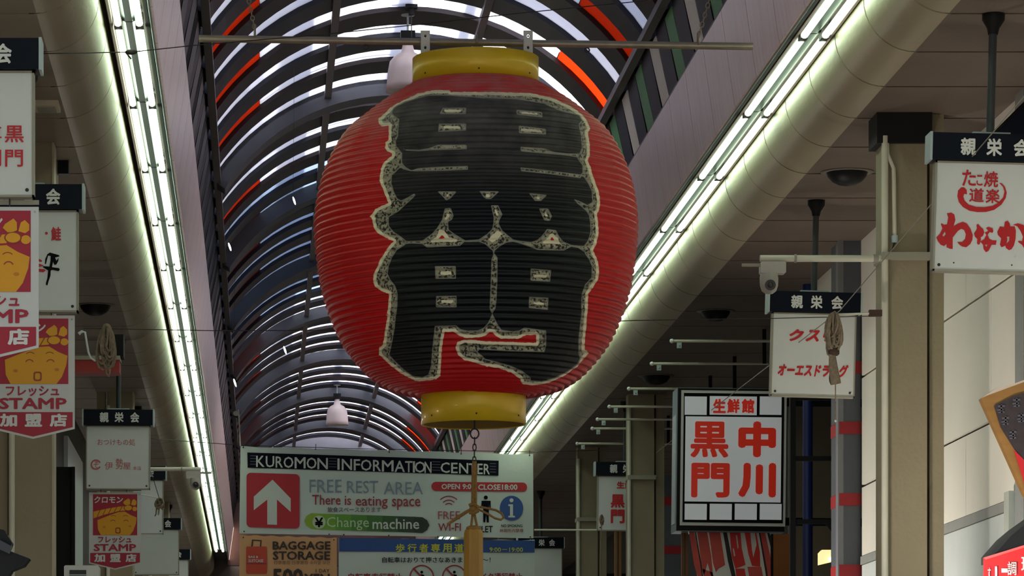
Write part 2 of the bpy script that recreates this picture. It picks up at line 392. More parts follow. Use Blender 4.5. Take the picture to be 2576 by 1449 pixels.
obj('backing_board', MB().box(XL-.1, XL, YA, Y1, 0, Z(3.75)), mat('dark brown shopfront', (62, 54, 46), .7, var=.25, scale=2), wl)
for i, (a, b, z0, z1, m) in enumerate(((14, 19, 0, 3.6, panel_m), (19.2, 26, 0, 3.3, ceil_m), (38.0, 41.2, 0, 3.36, bluew), (41.4, 46, .0, 2.3, bluew), (46.2, 53, 0, 2.6, ceil_m), (53.2, 62, 0, 2.9, panel_m))):
    obj('wall_panel', MB().box(XL, XL+.04, a, b, z0, Z(z1)), m, wl)

# pilasters with red bands
gp = mat('slate grey pilaster', (92, 96, 104), .5, var=.08); rb = mat('red band', (168, 30, 38), .5)
def pilaster(x0, x1, y, ztop, bands, lab):
    t = empty('pilaster', ((x0+x1)/2, y, 0), label=lab, cat='pilaster', group='banded shop pilasters')
    w = (x1-x0)/2; obj('shaft', MB().box(-w, w, 0, .4, 0, ztop), gp, t)
    obj('edge_strip', MB().box(-w-.012, -w+.025, -.006, .1, 0, ztop), mat('grey edge strip', (130, 130, 136), .4), t)
    for z in bands: obj('red_band', MB().box(-w-.004, w+.004, -.008, .4, z, z+.085), rb, t)
zb = lambda y, Y: CZ+(VY-y)/F*Y
pilaster(3.955, 4.098, 27.14, Z(3.73), [zb(1092, 27.14), zb(1272, 27.14), zb(1452, 27.14), zb(940, 27.14)], 'slate grey pilaster with three red bands beside the white wall')
pilaster(4.08, 4.32, 40.8, Z(3.2), [zb(1271, 40.8), zb(1394, 40.8)], 'dim slate pilaster with red bands between column and boxed shop sign')

# ------------------------------------------------------------------ columns
def column(x0, x1, y, lab, sg, pipes=True):
    t = empty('column', ((x0+x1)/2, y, 0), label=lab, cat='column', group='arcade columns')
    w = (x1-x0)/2
    obj('shaft', MB().box(-w, w, 0, .25, 0, Z(3.735), ), M['olive'], t)
    obj('base_plate', MB().box(-w-.03, w+.03, -.03, .28, 0, .03), M['olive'], t)
    ex = sg*(w+.065)
    obj('side_post', MB().box(min(sg*(w+.02), sg*(w+.10)), max(sg*(w+.02), sg*(w+.10)), .04, .2, 0, Z(3.735)), M['olive'], t)
    if pipes:
        px = -w-.002 if sg > 0 else w-.012
        obj('conduit', MB().tube([(-w+.008, -.022, 0), (-w+.008, -.022, Z(3.6))], .019, 10), M['pipe'], t)
        if sg < 0: obj('corner_strip', MB().box(w-.006, w+.006, -.006, .25, 0, Z(3.73)), M['oledge'], t)
        obj('band_clamp', MB().box(-w-.01, w+.012, -.05, .26, Z(2.915), Z(2.955)), M['signedge'], t)
    return t
c1 = column(3.445, 3.69, 22.0, 'olive brown column beside the white panelled wall, tubes and camera arm fixed to it', 1)
obj('dark_collar', MB().box(-.16, .145, -.035, .27, Z(3.56), Z(3.73)), M['void'], c1)
obj('thin_conduit', MB().tube([(-.105, -.02, Z(3.62)), (-.1, -.02, Z(3.5)), (-.065, -.02, Z(3.42)), (-.06, -.02, Z(3.05))], .012, 8), M['pipe'], c1)
obj('conduit_fitting', MB().tube([(-.06, -.02, Z(3.05)), (-.06, -.02, Z(3.01))], .019, 8), M['endcap'], c1)
obj('cable_tail', MB().tube([(-.06, -.02, Z(3.01)), (-.075, -.03, Z(2.97)), (-.11, -.04, Z(2.93))], .004, 6), M['wire'], c1)
c2 = column(3.49, 3.735, 37.7, 'olive column standing left of the boxed red and white shop sign', 1)
c3 = column(3.48, 3.70, 43.6, 'dim olive column partly hidden behind the small hanging sign', 1)
c4 = column(3.48, 3.70, 58, 'farthest dim olive column on the right side', 1)
c5 = column(-1.445, -1.2, 23.0, 'olive column below the smiling face pennant at left', -1)
c6 = column(-1.445, -1.2, 37.5, 'dim olive column behind the pickle shop sign', -1)
c7 = column(-1.445, -1.2, 52, 'farthest dim olive column on the left side', -1)
t = empty('column', (-1.66, 22.9, 0), label='second olive post cut by the left edge of the photo', cat='column', group='arcade columns')
obj('shaft', MB().box(-.12, .12, 0, .2, 0, Z(3.735)), M['olive'], t); obj('base_plate', MB().box(-.15, .15, -.02, .22, 0, .02), M['olive'], t)

# ------------------------------------------------------------------ fluorescent battens
tube_m = mat('lit fluorescent tube', (226, 255, 222), .3, var=0, emit=TUBE)
hous = mat('grey green batten housing', (30, 40, 36), .35, .1, var=.05); capm = mat('pink grey lamp cap', (70, 60, 58), .5)
bt = empty('fluorescent_light', (0, 0, 0))
obj('housing', MB().prism([(-.055, .05), (-.018, .018), (.018, .018), (.055, .05), (.055, .09), (-.055, .09)], .01, 2.44), hous, bt)
for s in (-1, 1):
    x = s*.056
    obj('tube', MB().tube([(x, .055, 0), (x, 2.395, 0)], .0185, 10), tube_m, bt)
    [obj('lamp_holder', MB().box(x-.021, x+.021, u, u+.05, -.014, .06), capm, bt) for u in (.002, 2.398)]
obj('gutter', MB().box(-.10, -.085, 0, 2.45, .0, .09).box(.085, .10, 0, 2.45, .0, .09), mat('pink brown gutter lip', (150, 128, 124), .5), bt)
ordn = ['first', 'second', 'third', 'fourth', 'fifth', 'sixth', 'seventh', 'eighth', 'ninth', 'tenth', 'eleventh', 'twelfth', 'thirteenth', 'fourteenth', 'fifteenth', 'sixteenth', 'seventeenth', 'eighteenth', 'nineteenth', 'twentieth']
first = True
for side, x, ph in (('left', -.69, 20.87), ('right', 2.95, 21.2)):
    for k in range(-14, 20):
        y = ph+2.45*k
        if y > 66 or y < YA: continue
        o = bt if first else copy_tree(bt); first = False
        o.location = (x, y, Z(4.0))
        vis = [j for j in range(-2, 20) if ph+2.45*j >= 18]
        idx = k-vis[0] if k >= vis[0] else -1
        if idx >= 0:
            tag(o, 'twin tube light, %s from the top of the %s row' % (ordn[min(idx, 19)], side), 'ceiling light', 'twin tube lights of the %s row' % side)
        else: tag(o, 'twin tube light above the viewer, %s of the %s row before the visible ones' % (ordn[vis[0]-k-1], side), 'ceiling light', 'tube lights overhead %s' % side)

# ------------------------------------------------------------------ lantern
LY = 20.8
LX = (1197-VX)/F*LY
k = LY/F
prof_px = [(205, 152), (211, 158), (231, 190), (258, 233), (291, 277), (332, 326), (392, 364), (466, 392), (522, 402), (574, 406), (620, 403), (675, 397), (732, 387), (804, 364), (868, 334), (912, 301), (956, 256), (978, 217), (990, 172), (996, 130)]
py = np.array([p[0] for p in prof_px], float); pr = np.array([p[1] for p in prof_px], float)
pz = CZ+(VY-py)*k; prr = pr*k
sarc = np.concatenate([[0], np.cumsum(np.hypot(np.diff(pz), np.diff(prr)))])
NR = 58; PER = 7; rows = NR*PER+1
tt = np.linspace(0, sarc[-1], rows)
def smooth_interp(t, xs, ys):                       # Catmull-Rom through the traced profile
    out = np.interp(t, xs, ys); m = np.gradient(ys, xs); i = np.clip(np.searchsorted(xs, t)-1, 0, len(xs)-2)
    h = xs[i+1]-xs[i]; u = (t-xs[i])/h
    return (2*u**3-3*u**2+1)*ys[i]+(u**3-2*u**2+u)*h*m[i]+(-2*u**3+3*u**2)*ys[i+1]+(u**3-u**2)*h*m[i+1]
zz = smooth_interp(tt, sarc, pz); rr = smooth_interp(tt, sarc, prr)
dz = np.gradient(zz, tt); dr = np.gradient(rr, tt); nl = np.hypot(dz, dr); nr_, nz_ = -dz/nl, dr/nl
phs = (np.arange(rows) % PER)/PER
amp = .0125*(np.abs(np.cos(math.pi*phs))**1.5)-.006
front = np.linspace(-math.pi, 0, 361); back = np.linspace(0, math.pi, 61)[1:-1]
th = np.concatenate([front, back]); nc = len(th)
seam = -.004*np.abs(np.sin(th*12))**.6              # the skin sinks a little between its bamboo seams
R = rr[:, None]+(nr_*amp)[:, None]+seam[None, :]*0.6
VXs = LX+R*np.cos(th)[None, :]; VYs = LY+R*np.sin(th)[None, :]; VZs = (zz+nz_*amp)[:, None]+0*th[None, :]
co = np.stack([VXs, VYs, VZs], -1).reshape(-1, 3)
idx = np.arange(rows*nc).reshape(rows, nc)
fa = idx[:-1]; fb = idx[1:]
quads = np.stack([fa, np.roll(fa, -1, 1), np.roll(fb, -1, 1), fb], -1).reshape(-1, 4)
# painted characters: signed distances to traced outlines, kept as vertex attributes
TO = {1: (920, 210), 2: (1220, 210), 3: (920, 430), 4: (1220, 430), 5: (920, 590), 6: (1220, 590), 7: (920, 780), 8: (1220, 780)}
def tr(spec):
    out = []
    for t_, pts in spec:
        ox, oy = TO[t_]
        out += [(ox+a/6.0375, oy+b/6.0375) for a, b in pts]
    return out
P_out = tr([
 (1, [(1270,100),(1000,105),(790,155),(640,225),(490,300),(385,360),(290,450),(190,540),(200,600),(245,650),(350,640),(345,860),(300,890),(295,980),(330,1030),(400,1060),(395,1100),(330,1150),(270,1200),(235,1290),(215,1400)]),
 (3, [(215,170),(255,250),(300,370),(345,490),(240,530),(150,580),(110,640),(65,690),(105,740),(110,800),(130,870),(190,950),(300,1010),(420,1070),(380,1110),(300,1220),(230,1330)]),
 (5, [(190,460),(130,570),(110,690),(145,790),(240,860),(350,900),(340,1100),(310,1250)]),
 (7, [(335,60),(300,270),(270,490),(265,530),(200,570),(205,680),(330,800),(530,960),(740,1070),(860,1080),(1070,1050),(1130,1000),(1150,720),(1160,540),(1200,330),(1340,330),(1400,380),(1500,420),(1700,420),(1830,380)]),
 (8, [(10,385),(70,335),(120,340),(180,400),(240,435),(500,440),(620,380),(780,380),(780,500),(0,475)]),
 (7, [(1700,462),(1500,450),(1390,490),(1365,570),(1400,680),(1500,760),(1640,790),(1850,860)]),
 (8, [(40,855),(200,880),(400,950),(530,1040),(570,1130),(740,1145),(960,1110),(1200,1000),(1400,860),(1500,740),(1575,660),(1560,630),(1510,600),(1520,400),(1540,250),(1560,0)]),
 (6, [(1560,1180),(1570,900),(1640,800),(1720,680),(1735,560),(1720,430),(1690,340),(1640,240),(1690,150)]),
 (4, [(1725,960),(1720,780),(1700,640),(1735,600),(1750,460),(1720,290),(1670,160),(1630,50)]),
 (2, [(1600,1260),(1560,1180),(1595,1080),(1590,900),(1560,740),(1605,690),(1560,590),(1520,520),(1400,410),(1250,320),(1000,210),(700,150)]),
 (1, [(1932,130),(1290,130)])])
P_blk = tr([
 (1, [(1270,185),(950,185),(800,225),(600,285),(480,345),(430,380),(400,440),(430,490),(510,540),(500,640),(490,800),(455,880),(465,950),(555,1060),(550,1170),(560,1240),(500,1300),(420,1380)]),
 (3, [(400,60),(390,180),(430,320),(480,420),(540,450),(620,410),(740,340),(755,370),(700,430),(620,500),(490,620),(350,700),(350,830),(420,920),(540,1000),(600,1050),(600,1120)]),
 (5, [(590,160),(470,240),(400,350),(350,480),(335,600),(370,680),(450,780),(485,900),(480,1090),(460,1250)]),
 (7, [(460,60),(440,280),(400,500),(360,680),(450,780),(600,920),(720,1000),(860,1020),(950,980),(990,860),(1010,600),(1050,240),(1370,230),(1440,290),(1550,315),(1700,310),(1790,270),(1860,190)]),
 (8, [(108,60),(140,110),(190,210),(250,300),(420,325),(520,310),(600,265),(930,310),(930,540),(900,640),(400,628),(0,605)]),
 (7, [(1720,600),(1700,640),(1790,710)]),
 (8, [(0,740),(200,790),(400,850),(560,920),(690,1020),(700,1070),(860,1080),(1050,1030),(1250,930),(1400,820),(1440,740),(1420,650),(1420,450),(1440,250),(1470,0)]),
 (6, [(1460,1100),(1470,900),(1520,760),(1620,650),(1620,480),(1590,400),(1520,290),(1490,200)]),
 (4, [(1500,1140),(1560,1060),(1600,940),(1600,800),(1580,680),(1540,610),(1400,490),(1340,420),(1440,460),(1560,520),(1630,470),(1620,300),(1560,180),(1500,90)]),
 (2, [(1440,1400),(1480,1350),(1480,1250),(1400,1130),(1440,1050),(1470,980),(1460,800),(1420,620),(1470,560),(1430,490),(1100,400),(900,310),(500,240),(0,220)]),
 (1, [(1800,225)])])
cuts = [tr([(1, [(540,985),(640,1003),(800,1008),(950,985),(1100,930),(1535,930),(1535,1000),(1000,1015),(800,1030),(620,1020)])]),
 tr([(2, [(540,960),(900,985),(1050,1040),(1250,1065),(1480,1060),(1400,1120),(1200,1090),(900,1065),(540,1030)])]),
 tr([(1, [(500,1265),(600,1290),(700,1318),(800,1285),(1100,1265),(1550,1250),(1555,1310),(1200,1325),(750,1335),(680,1330),(560,1300)])]),
 tr([(1, [(530,1180),(600,1265),(700,1322),(680,1332),(590,1300),(500,1230)])]),
 tr([(2, [(540,1275),(900,1310),(1480,1385),(1450,1440),(1000,1380),(545,1330)])]),
 tr([(1, [(1170,370),(1525,365),(1520,465),(1120,465)])]), tr([(1, [(1110,610),(1525,605),(1525,715),(1100,735)])]),
 tr([(2, [(480,400),(870,435),(875,515),(480,470)])]), tr([(2, [(515,640),(925,690),(930,775),(515,755)])]),
 tr([(3, [(1090,310),(1385,310),(1290,415),(1220,450),(1180,400)])]), tr([(4, [(-85,305),(220,310),(140,385),(90,425),(20,425),(-20,400)])]),
 tr([(4, [(665,335),(950,365),(850,455),(760,455)])]),
 tr([(3, [(1200,570),(1290,560),(1335,680),(1310,740),(1250,775),(1260,890),(1340,950),(1520,1060),(1430,1140),(930,1165),(860,1110),(700,1102),(600,1110),(520,1050),(640,1062),(860,1055),(1000,960),(1080,870),(1160,740)])]),
 tr([(4, [(90,520),(200,520),(265,660),(220,750),(210,800),(260,900),(350,980),(430,1040),(520,1060),(700,1080),(790,1050),(860,990),(930,900),(940,880),(1080,900),(1130,1000),(1190,1070),(1310,1125),(1520,1140),(1560,1180),(1500,1230),(1420,1170),(1310,1150),(1200,1210),(800,1200),(560,1110),(430,1075),(320,1090),(220,1150),(150,1210),(100,1200),(0,1110),(-90,1078),(-290,1082),(-290,1055),(-100,1040),(30,960),(110,880),(130,780),(130,700)])]),
 tr([(4, [(820,570),(960,570),(1020,690),(980,760),(900,750),(850,640)])]),
 tr([(5, [(1050,480),(1370,480),(1370,670),(1060,672)])]), tr([(5, [(1070,935),(1380,930),(1380,1105),(1065,1105)])]),
 tr([(6, [(695,515),(1005,540),(990,715),(690,700)])]), tr([(6, [(670,945),(965,960),(955,1145),(665,1115)])]),
 tr([(6, [(115,200),(150,220),(145,290),(192,350),(188,700),(175,1000),(160,1120),(112,1198),(145,1270),(100,1270),(102,1198),(70,1120),(80,900),(92,600),(98,380),(125,310)])])]
cores = [tr([(1, [(1200,400),(1445,400),(1445,430),(1195,435)])]), tr([(1, [(1180,648),(1440,648),(1440,685),(1180,685)])]), tr([(2, [(555,435),(800,450),(800,475),(555,462)])]),
 tr([(2, [(545,685),(860,712),(860,740),(545,725)])]), tr([(3, [(1225,350),(1260,360),(1250,395),(1220,390)])]), tr([(4, [(15,350),(80,350),(75,395),(20,400)])]), tr([(4, [(785,400),(830,400),(825,430),(785,430)])]),
 tr([(3, [(1150,890),(1200,910),(1260,1000),(1400,1050),(1390,1075),(960,1080),(1080,1000),(1110,900)])]), tr([(3, [(1250,640),(1280,690),(1220,740),(1200,720)])]),
 tr([(4, [(190,900),(260,960),(200,1040),(100,1090),(50,1040),(130,960)])]), tr([(4, [(160,570),(210,680),(180,690),(140,590)])]), tr([(4, [(990,960),(1100,1010),(1150,1110),(860,1100),(900,1060),(960,1030)])]),
 tr([(4, [(905,620),(965,690),(920,690)])]), tr([(5, [(1130,560),(1305,560),(1305,610),(1130,610)])]), tr([(5, [(1145,995),(1325,995),(1325,1040),(1145,1040)])]),
 tr([(6, [(750,610),(940,625),(935,660),(745,650)])]), tr([(6, [(735,1025),(895,1035),(895,1070),(735,1060)])])]
reds = [tr([(3, [(1105,1028),(1160,960),(1220,1028)])]), tr([(4, [(975,1052),(1018,1000),(1055,1055)])])]
vpx = VX+F*co[:, 0]/co[:, 1]; vpy = VY-F*(co[:, 2]-CZ)/co[:, 1]
fr = np.where((co[:, 1] < LY-.05) & (vpx > 900) & (vpx < 1545) & (vpy > 215) & (vpy < 990))[0]
qx, qy = vpx[fr], vpy[fr]
def sdf(poly):
    d2 = np.full(len(qx), 1e9); ins = np.zeros(len(qx), bool); n_ = len(poly)
    for i in range(n_):
        (ax, ay), (bx, by) = poly[i], poly[(i+1) % n_]
        ex, ey = bx-ax, by-ay; L2 = ex*ex+ey*ey+1e-9
        u = np.clip(((qx-ax)*ex+(qy-ay)*ey)/L2, 0, 1)
        d2 = np.minimum(d2, (qx-ax-u*ex)**2+(qy-ay-u*ey)**2)
        c_ = (ay > qy) != (by > qy)
        if abs(by-ay) > 1e-9: ins ^= c_ & (qx < ex*(qy-ay)/(by-ay)+ax)
    return np.where(ins, 1, -1)*np.sqrt(d2)
s_out = sdf(P_out)
for p in reds: s_out = np.minimum(s_out, -sdf(p))
s_blk = sdf(P_blk)
for p in cuts: s_blk = np.minimum(s_blk, -sdf(p))
s_core = np.full(len(qx), -100.0)
for p in cores: s_core = np.maximum(s_core, sdf(p))
lme = bpy.data.meshes.new('lantern_body')
lme.vertices.add(len(co)); lme.vertices.foreach_set('co', co.astype(np.float32).ravel())
lme.loops.add(len(quads)*4); lme.loops.foreach_set('vertex_index', quads.astype(np.int32).ravel())
lme.polygons.add(len(quads)); lme.polygons.foreach_set('loop_start', np.arange(0, len(quads)*4, 4, dtype=np.int32)); lme.polygons.foreach_set('loop_total', np.full(len(quads), 4, np.int32))
lme.polygons.foreach_set('use_smooth', np.ones(len(quads), bool)); lme.update(); lme.validate()
for nm, arr in (('ink_out', s_out), ('ink_black', s_blk), ('ink_core', s_core)):
    full = np.full(len(co), -100, np.float32); full[fr] = arr
    at = lme.attributes.new(nm, 'FLOAT', 'POINT'); at.data.foreach_set('value', full)
def lantern_material():
    m = bpy.data.materials.new('painted red lantern skin'); m.use_nodes = True; nt = m.node_tree; b = nt.nodes['Principled BSDF']
    L = nt.links
    def attr(nm): a = nt.nodes.new('ShaderNodeAttribute'); a.attribute_name = nm; return a.outputs['Fac']
    def math_(op, a, v):
        q = nt.nodes.new('ShaderNodeMath'); q.operation = op; q.use_clamp = False
        for i, s in ((0, a), (1, v)):
            if isinstance(s, (int, float)): q.inputs[i].default_value = s
            else: L.new(s, q.inputs[i])
        return q.outputs[0]
    def ramp(a, lo, hi):
        q = nt.nodes.new('ShaderNodeMapRange'); q.inputs[1].default_value = lo; q.inputs[2].default_value = hi; L.new(a, q.inputs[0]); return q.outputs[0]
    def mix(f, a, b_):
        q = nt.nodes.new('ShaderNodeMix'); q.data_type = 'RGBA'; L.new(f, q.inputs[0])
        for i, s in ((6, a), (7, b_)):
            if isinstance(s, tuple): q.inputs[i].default_value = s
            else: L.new(s, q.inputs[i])
        return q.outputs[2]
    tc = nt.nodes.new('ShaderNodeTexCoord')
    def noise(sc, det=3, stretch=None):
        q = nt.nodes.new('ShaderNodeTexNoise'); q.inputs['Scale'].default_value = sc; q.inputs['Detail'].default_value = det
        mp = nt.nodes.new('ShaderNodeMapping'); mp.inputs['Scale'].default_value = stretch or (1, 1, 1)
        L.new(tc.outputs['Object'], mp.inputs[0]); L.new(mp.outputs[0], q.inputs['Vector']); return q.outputs['Fac']
    wob = math_('MULTIPLY', math_('SUBTRACT', noise(45, 2), .5), 5.0)
    so = math_('ADD', attr('ink_out'), wob); sb = attr('ink_black'); sc_ = math_('ADD', attr('ink_core'), wob)
    cream = lin((232, 220, 188)); creamd = lin((196, 186, 158)); black = lin((8, 10, 15)); grey = lin((98, 96, 84))
    redc = mix(noise(3, 4), lin((172, 6, 14)), lin((204, 12, 22)))
    spk = ramp(noise(75, 2, (1, 1, .8)), .50, .56)
    spc = mix(spk, mix(noise(30, 2), grey, creamd), lin((44, 40, 34)))
    core = math_('MAXIMUM', ramp(sc_, -.4, .4), ramp(so, 8.5, 6.5))
    inner = mix(core, spc, cream)
    # a pale painted line follows the black edge
    edge = math_('MULTIPLY', ramp(sb, -3.2, -2.0), ramp(sb, .3, -.3))
    inner = mix(edge, inner, lin((134, 132, 122)))
    inner = mix(ramp(sb, -.4, .4), inner, black)
    col = mix(ramp(so, -.5, .5), redc, inner)
    # paler and greyer towards the top, broken up by noise
    sep = nt.nodes.new('ShaderNodeSeparateXYZ'); L.new(tc.outputs['Object'], sep.inputs[0])
    pale_top = math_('MULTIPLY', ramp(sep.outputs[2], zz[rows//2]+.1, float(zz[0])), ramp(noise(9, 4), .2, .9))
    pale_top = math_('MULTIPLY', pale_top, .62)
    col = mix(pale_top, col, lin((150, 140, 136)))
    L.new(col, b.inputs['Base Color']); b.inputs['Roughness'].default_value = .5; b.inputs['Specular IOR Level'].default_value = .3
    return m
lan = empty('paper_lantern', (LX, LY, CZ+(VY-595)*k), label='giant red ribbed lantern with bold black characters and gold collars', cat='lantern')
lme.transform(Matrix.Translation(-Vector(lan.location))); lme.materials.append(lantern_material())
# the object coordinates are now centred on the lantern
for nd in lme.materials[0].node_tree.nodes:
    if nd.type == 'MAP_RANGE' and abs(nd.inputs[2].default_value-float(zz[0])) < 1e-4:
        nd.inputs[1].default_value -= lan.location.z; nd.inputs[2].default_value -= lan.location.z
link(bpy.data.objects.new('lantern_body', lme), lan)
gold = mat('gold painted collar', (218, 178, 26), .42, .15, var=.12, scale=5, coat=.2); goldin = mat('brown collar inside', (120, 92, 34), .7)
lz = lan.location.z
def zl(y): return CZ+(VY-y)*k-lz
def ring(x, ytop, ybot, r, closed_top):
    z1, z0 = zl(ytop), zl(ybot); o = MB(); o.lathe([(r-.012, z0+.004), (r-.008, z0), (r, z0), (r, z1), (r-.004, z1+.003), (r-.05, z1+.003)], (x, 0, 0), 96)
    c = obj('gold_collar', o, gold, lan)
    q = MB().lathe([(r-.012, z0+.004), (r-.012, z1-.01)], (x, 0, 0), 64); obj('collar_lining', q, goldin, c)
    q = MB().lathe([(r-.012, z0+.05), (.001, z0+.05)], (x, 0, 0), 48); obj('collar_plate', q, goldin, c)
    return c
rt = ring(-.002, 148, 214, .330, 1); rbm = ring(-.012, 982, 1069, .2745, 0)
obj('collar_plate', MB().lathe([(.28, zl(149)), (.001, zl(149))], (0, 0, 0), 48), gold, rt)
for c_, r_, zs, x_ in ((rt, .330, zl(200), -.002), (rbm, .2745, zl(1052), -.012)):
    for a in (-145, -90, -35, 30, 90, 150):
        t_ = math.radians(a); obj('screw', MB().ball((x_+r_*math.cos(t_), r_*math.sin(t_), zs), .005, 6), M['wire'], c_)
# brackets that clamp the pole
pw = mat('white perforated bracket', (196, 192, 184), .4, .3)
for bx in (1069, 1327):
    x = (bx-VX)/F*LY-LX; w = .024
    def hole(z): return ell(x, z, .0065, .009, 10)
    zt, zb_ = zl(81), zl(141)
    L_ = [[(x-w, zb_), (x+w, zb_), (x+w, zt), (x-w, zt)], hole(zl(95)), hole(zl(124))]
    mb = MB().flat(L_, -.050); mb.flat(L_, -.044); mb.box(x-w, x+w, -.050, .03, zb_, zb_+.006); mb.box(x-w-.0005, x-w+.001, -.05, -.044, zb_, zt); mb.box(x+w-.001, x+w+.0005, -.05, -.044, zb_, zt)
    br = obj('bracket', mb, pw, lan)
    for yb in (95, 124): obj('bolt', MB().ball((x, -.046, zl(yb)), .0055, 6), M['wire'], br)
xh = (1199-VX)/F*LY-LX
obj('eye_hook', MB().tube([(xh, 0, zl(150)), (xh, 0, zl(128))], .006, 8).tube([(xh+.0, .032*math.sin(a), zl(104)+.032*math.cos(a)) for a in np.linspace(-2.9, 2.6, 14)], .006, 8), M['steel'], lan)

# pole, chains
p0 = W(501, 97, LY); p1 = W(1893, 117, LY); dvec = (p1-p0)
pol = empty('hanging_pole', (p0+p1)/2, label='long dull steel pole the red lantern hangs from', cat='pole')
ax = dvec/2
obj('pipe', MB().tube([-ax, ax], .019, 20, cap=False), M['steel'], pol)
for q_ in (-1, 1): obj('pipe_cap', MB().tube([ax*.995*q_, ax*1.001*q_], .0195, 16), mat('pale pipe end', (160, 150, 134), .4, .5), pol)
def chain(a, b, n, r=.010, th=.0032):
    mb = MB(); a = Vector(a); b = Vector(b); d = (b-a).normalized(); u = d.cross(Vector((0, 1, 0))).normalized(); v = d.cross(u)
    for i in range(n):
        c = a+(b-a)*((i+.5)/n); h = (b-a).length/n*.62; s = u if i % 2 else v
        mb.tube([c+d*h*math.cos(t)+s*r*math.sin(t) for t in np.linspace(0, 2*math.pi, 9)[:-1]], th, 5, closed=True)
    return mb
for (tx, ty, bx, by, lab) in ((612, -60, 641, 72, 'rusty chain holding the left end of the steel pole'), (1802, -60, 1757, 92, 'rusty chain holding the right end of the steel pole')):
    b = W(bx, by, LY); a = W(tx, ty, LY); a2 = a+(a-b)*.75
    c = empty('chain', b, label=lab, cat='chain', group='chains of the lantern pole')
    obj('links', chain(a2-b, (0, 0, 0), 22), M['steel'], c)
    obj('shackle', MB().tube([(.0, .03*math.cos(t), -.016+.034*math.sin(t)) for t in np.linspace(0, 2*math.pi, 13)[:-1]], .006, 6, closed=True), M['steel'], c)
for bx, by in ((920, 118), (1477, 126)):
    c = W(bx, by, LY); tag(obj('eye_bolt', MB().tube([(0, 0, .035), (0, 0, .012)], .004, 6).tube([(.012*math.cos(t), 0, .012*math.sin(t)) for t in np.linspace(0, 2*math.pi, 11)[:-1]], .004, 6, closed=True), M['wire'], None, c), 'small dark eye bolt under the steel pole %s the lantern' % ('left of' if bx < 1000 else 'right of'), 'bolt', 'eye bolts under the pole')

# bell rope and wooden bar below the lantern
def WL(px, py): return W(px, py, LY)
ro = empty('pull_rope', WL(1194, 1085), label='knotted tan rope with a loop below the lantern', cat='rope')
o0 = ro.location
def rl(pts): return [WL(a, b)-o0+Vector((0, d, 0)) for a, b, d in pts]
obj('ring', MB().tube([Vector((.022*math.cos(t), .004, -.012+.026*math.sin(t))) for t in np.linspace(0, 2*math.pi, 13)[:-1]], .004, 6, closed=True), M['wire'], ro)
obj('chain_links', chain((0, 0, -.035), WL(1193, 1165)-o0, 4, .009, .003), M['wire'], ro)
obj('top_hook', MB().tube([(0, 0, .09), (0, 0, .012)], .005, 6), M['wire'], ro)
obj('rope_strand', MB().tube(rl([(1192, 1160, 0), (1190, 1200, 0), (1189, 1270, 0)]), .0085, 8).tube(rl([(1195, 1160, 0), (1196, 1200, .005), (1196, 1270, .005)]), .0085, 8), M['tan'], ro)
obj('knot', MB().ball(rl([(1191, 1281, -.012)])[0], .022, 12, (1.05, .9, 1.1)).tube(rl([(1180, 1272, -.02), (1190, 1268, -.03), (1203, 1276, -.03), (1200, 1289, -.02)]), .009, 8).tube(rl([(1181, 1290, -.02), (1190, 1293, -.03), (1203, 1285, -.03)]), .009, 8), M['tan'], ro)
obj('loop', MB().tube(rl([(1200, 1275, -.01), (1222, 1278, -.01), (1248, 1284, -.01), (1262, 1292, -.01), (1267, 1302, -.01), (1260, 1308, -.01), (1245, 1304, -.01), (1225, 1292, -.01), (1202, 1281, -.01)]), .006, 8), M['tan'], ro)
obj('tail', MB().tube(rl([(1186, 1281, -.01), (1170, 1290, -.012), (1150, 1303, -.012), (1125, 1320, -.01)]), [.008, .009, .009, .007], 8), M['tan'], ro)
obj('lower_strand', MB().tube(rl([(1190, 1285, 0), (1185, 1325, 0)]), .0065, 8).tube(rl([(1192, 1285, 0), (1200, 1325, 0)]), .0065, 8), M['tan'], ro)
wb_ = empty('wooden_bar', WL(1191, 1328), label='golden brown wooden bar hanging from the knotted rope', cat='bar')
wood = mat('golden varnished wood', (168, 122, 40), .55, var=.2, scale=4, stretch=(8, 8, .6))
hexp = lambda r, z, a0=0: [(r*math.cos(math.radians(60*i+a0)), r*math.sin(math.radians(60*i+a0)), z) for i in range(6)]
mb = MB(); rs = [(.030, .0), (.0415, -.012), (.046, -.03), (.050, -.6)]; vs = []
for r_, z_ in rs: vs += hexp(r_*1.08, z_)
fs = [(i*6+j, i*6+(j+1) % 6, (i+1)*6+(j+1) % 6, (i+1)*6+j) for i in range(3) for j in range(6)]+[(0, 1, 2, 3, 4, 5), (18, 19, 20, 21, 22, 23)]
obj('bar_body', mb.add(vs, fs), wood, wb_)
obj('cap', MB().lathe([(.001, .012), (.022, .012), (.036, .006), (.040, -.004), (.036, -.012), (.001, -.012)], n=20), mat('darker wooden cap', (138, 96, 40), .5), wb_)

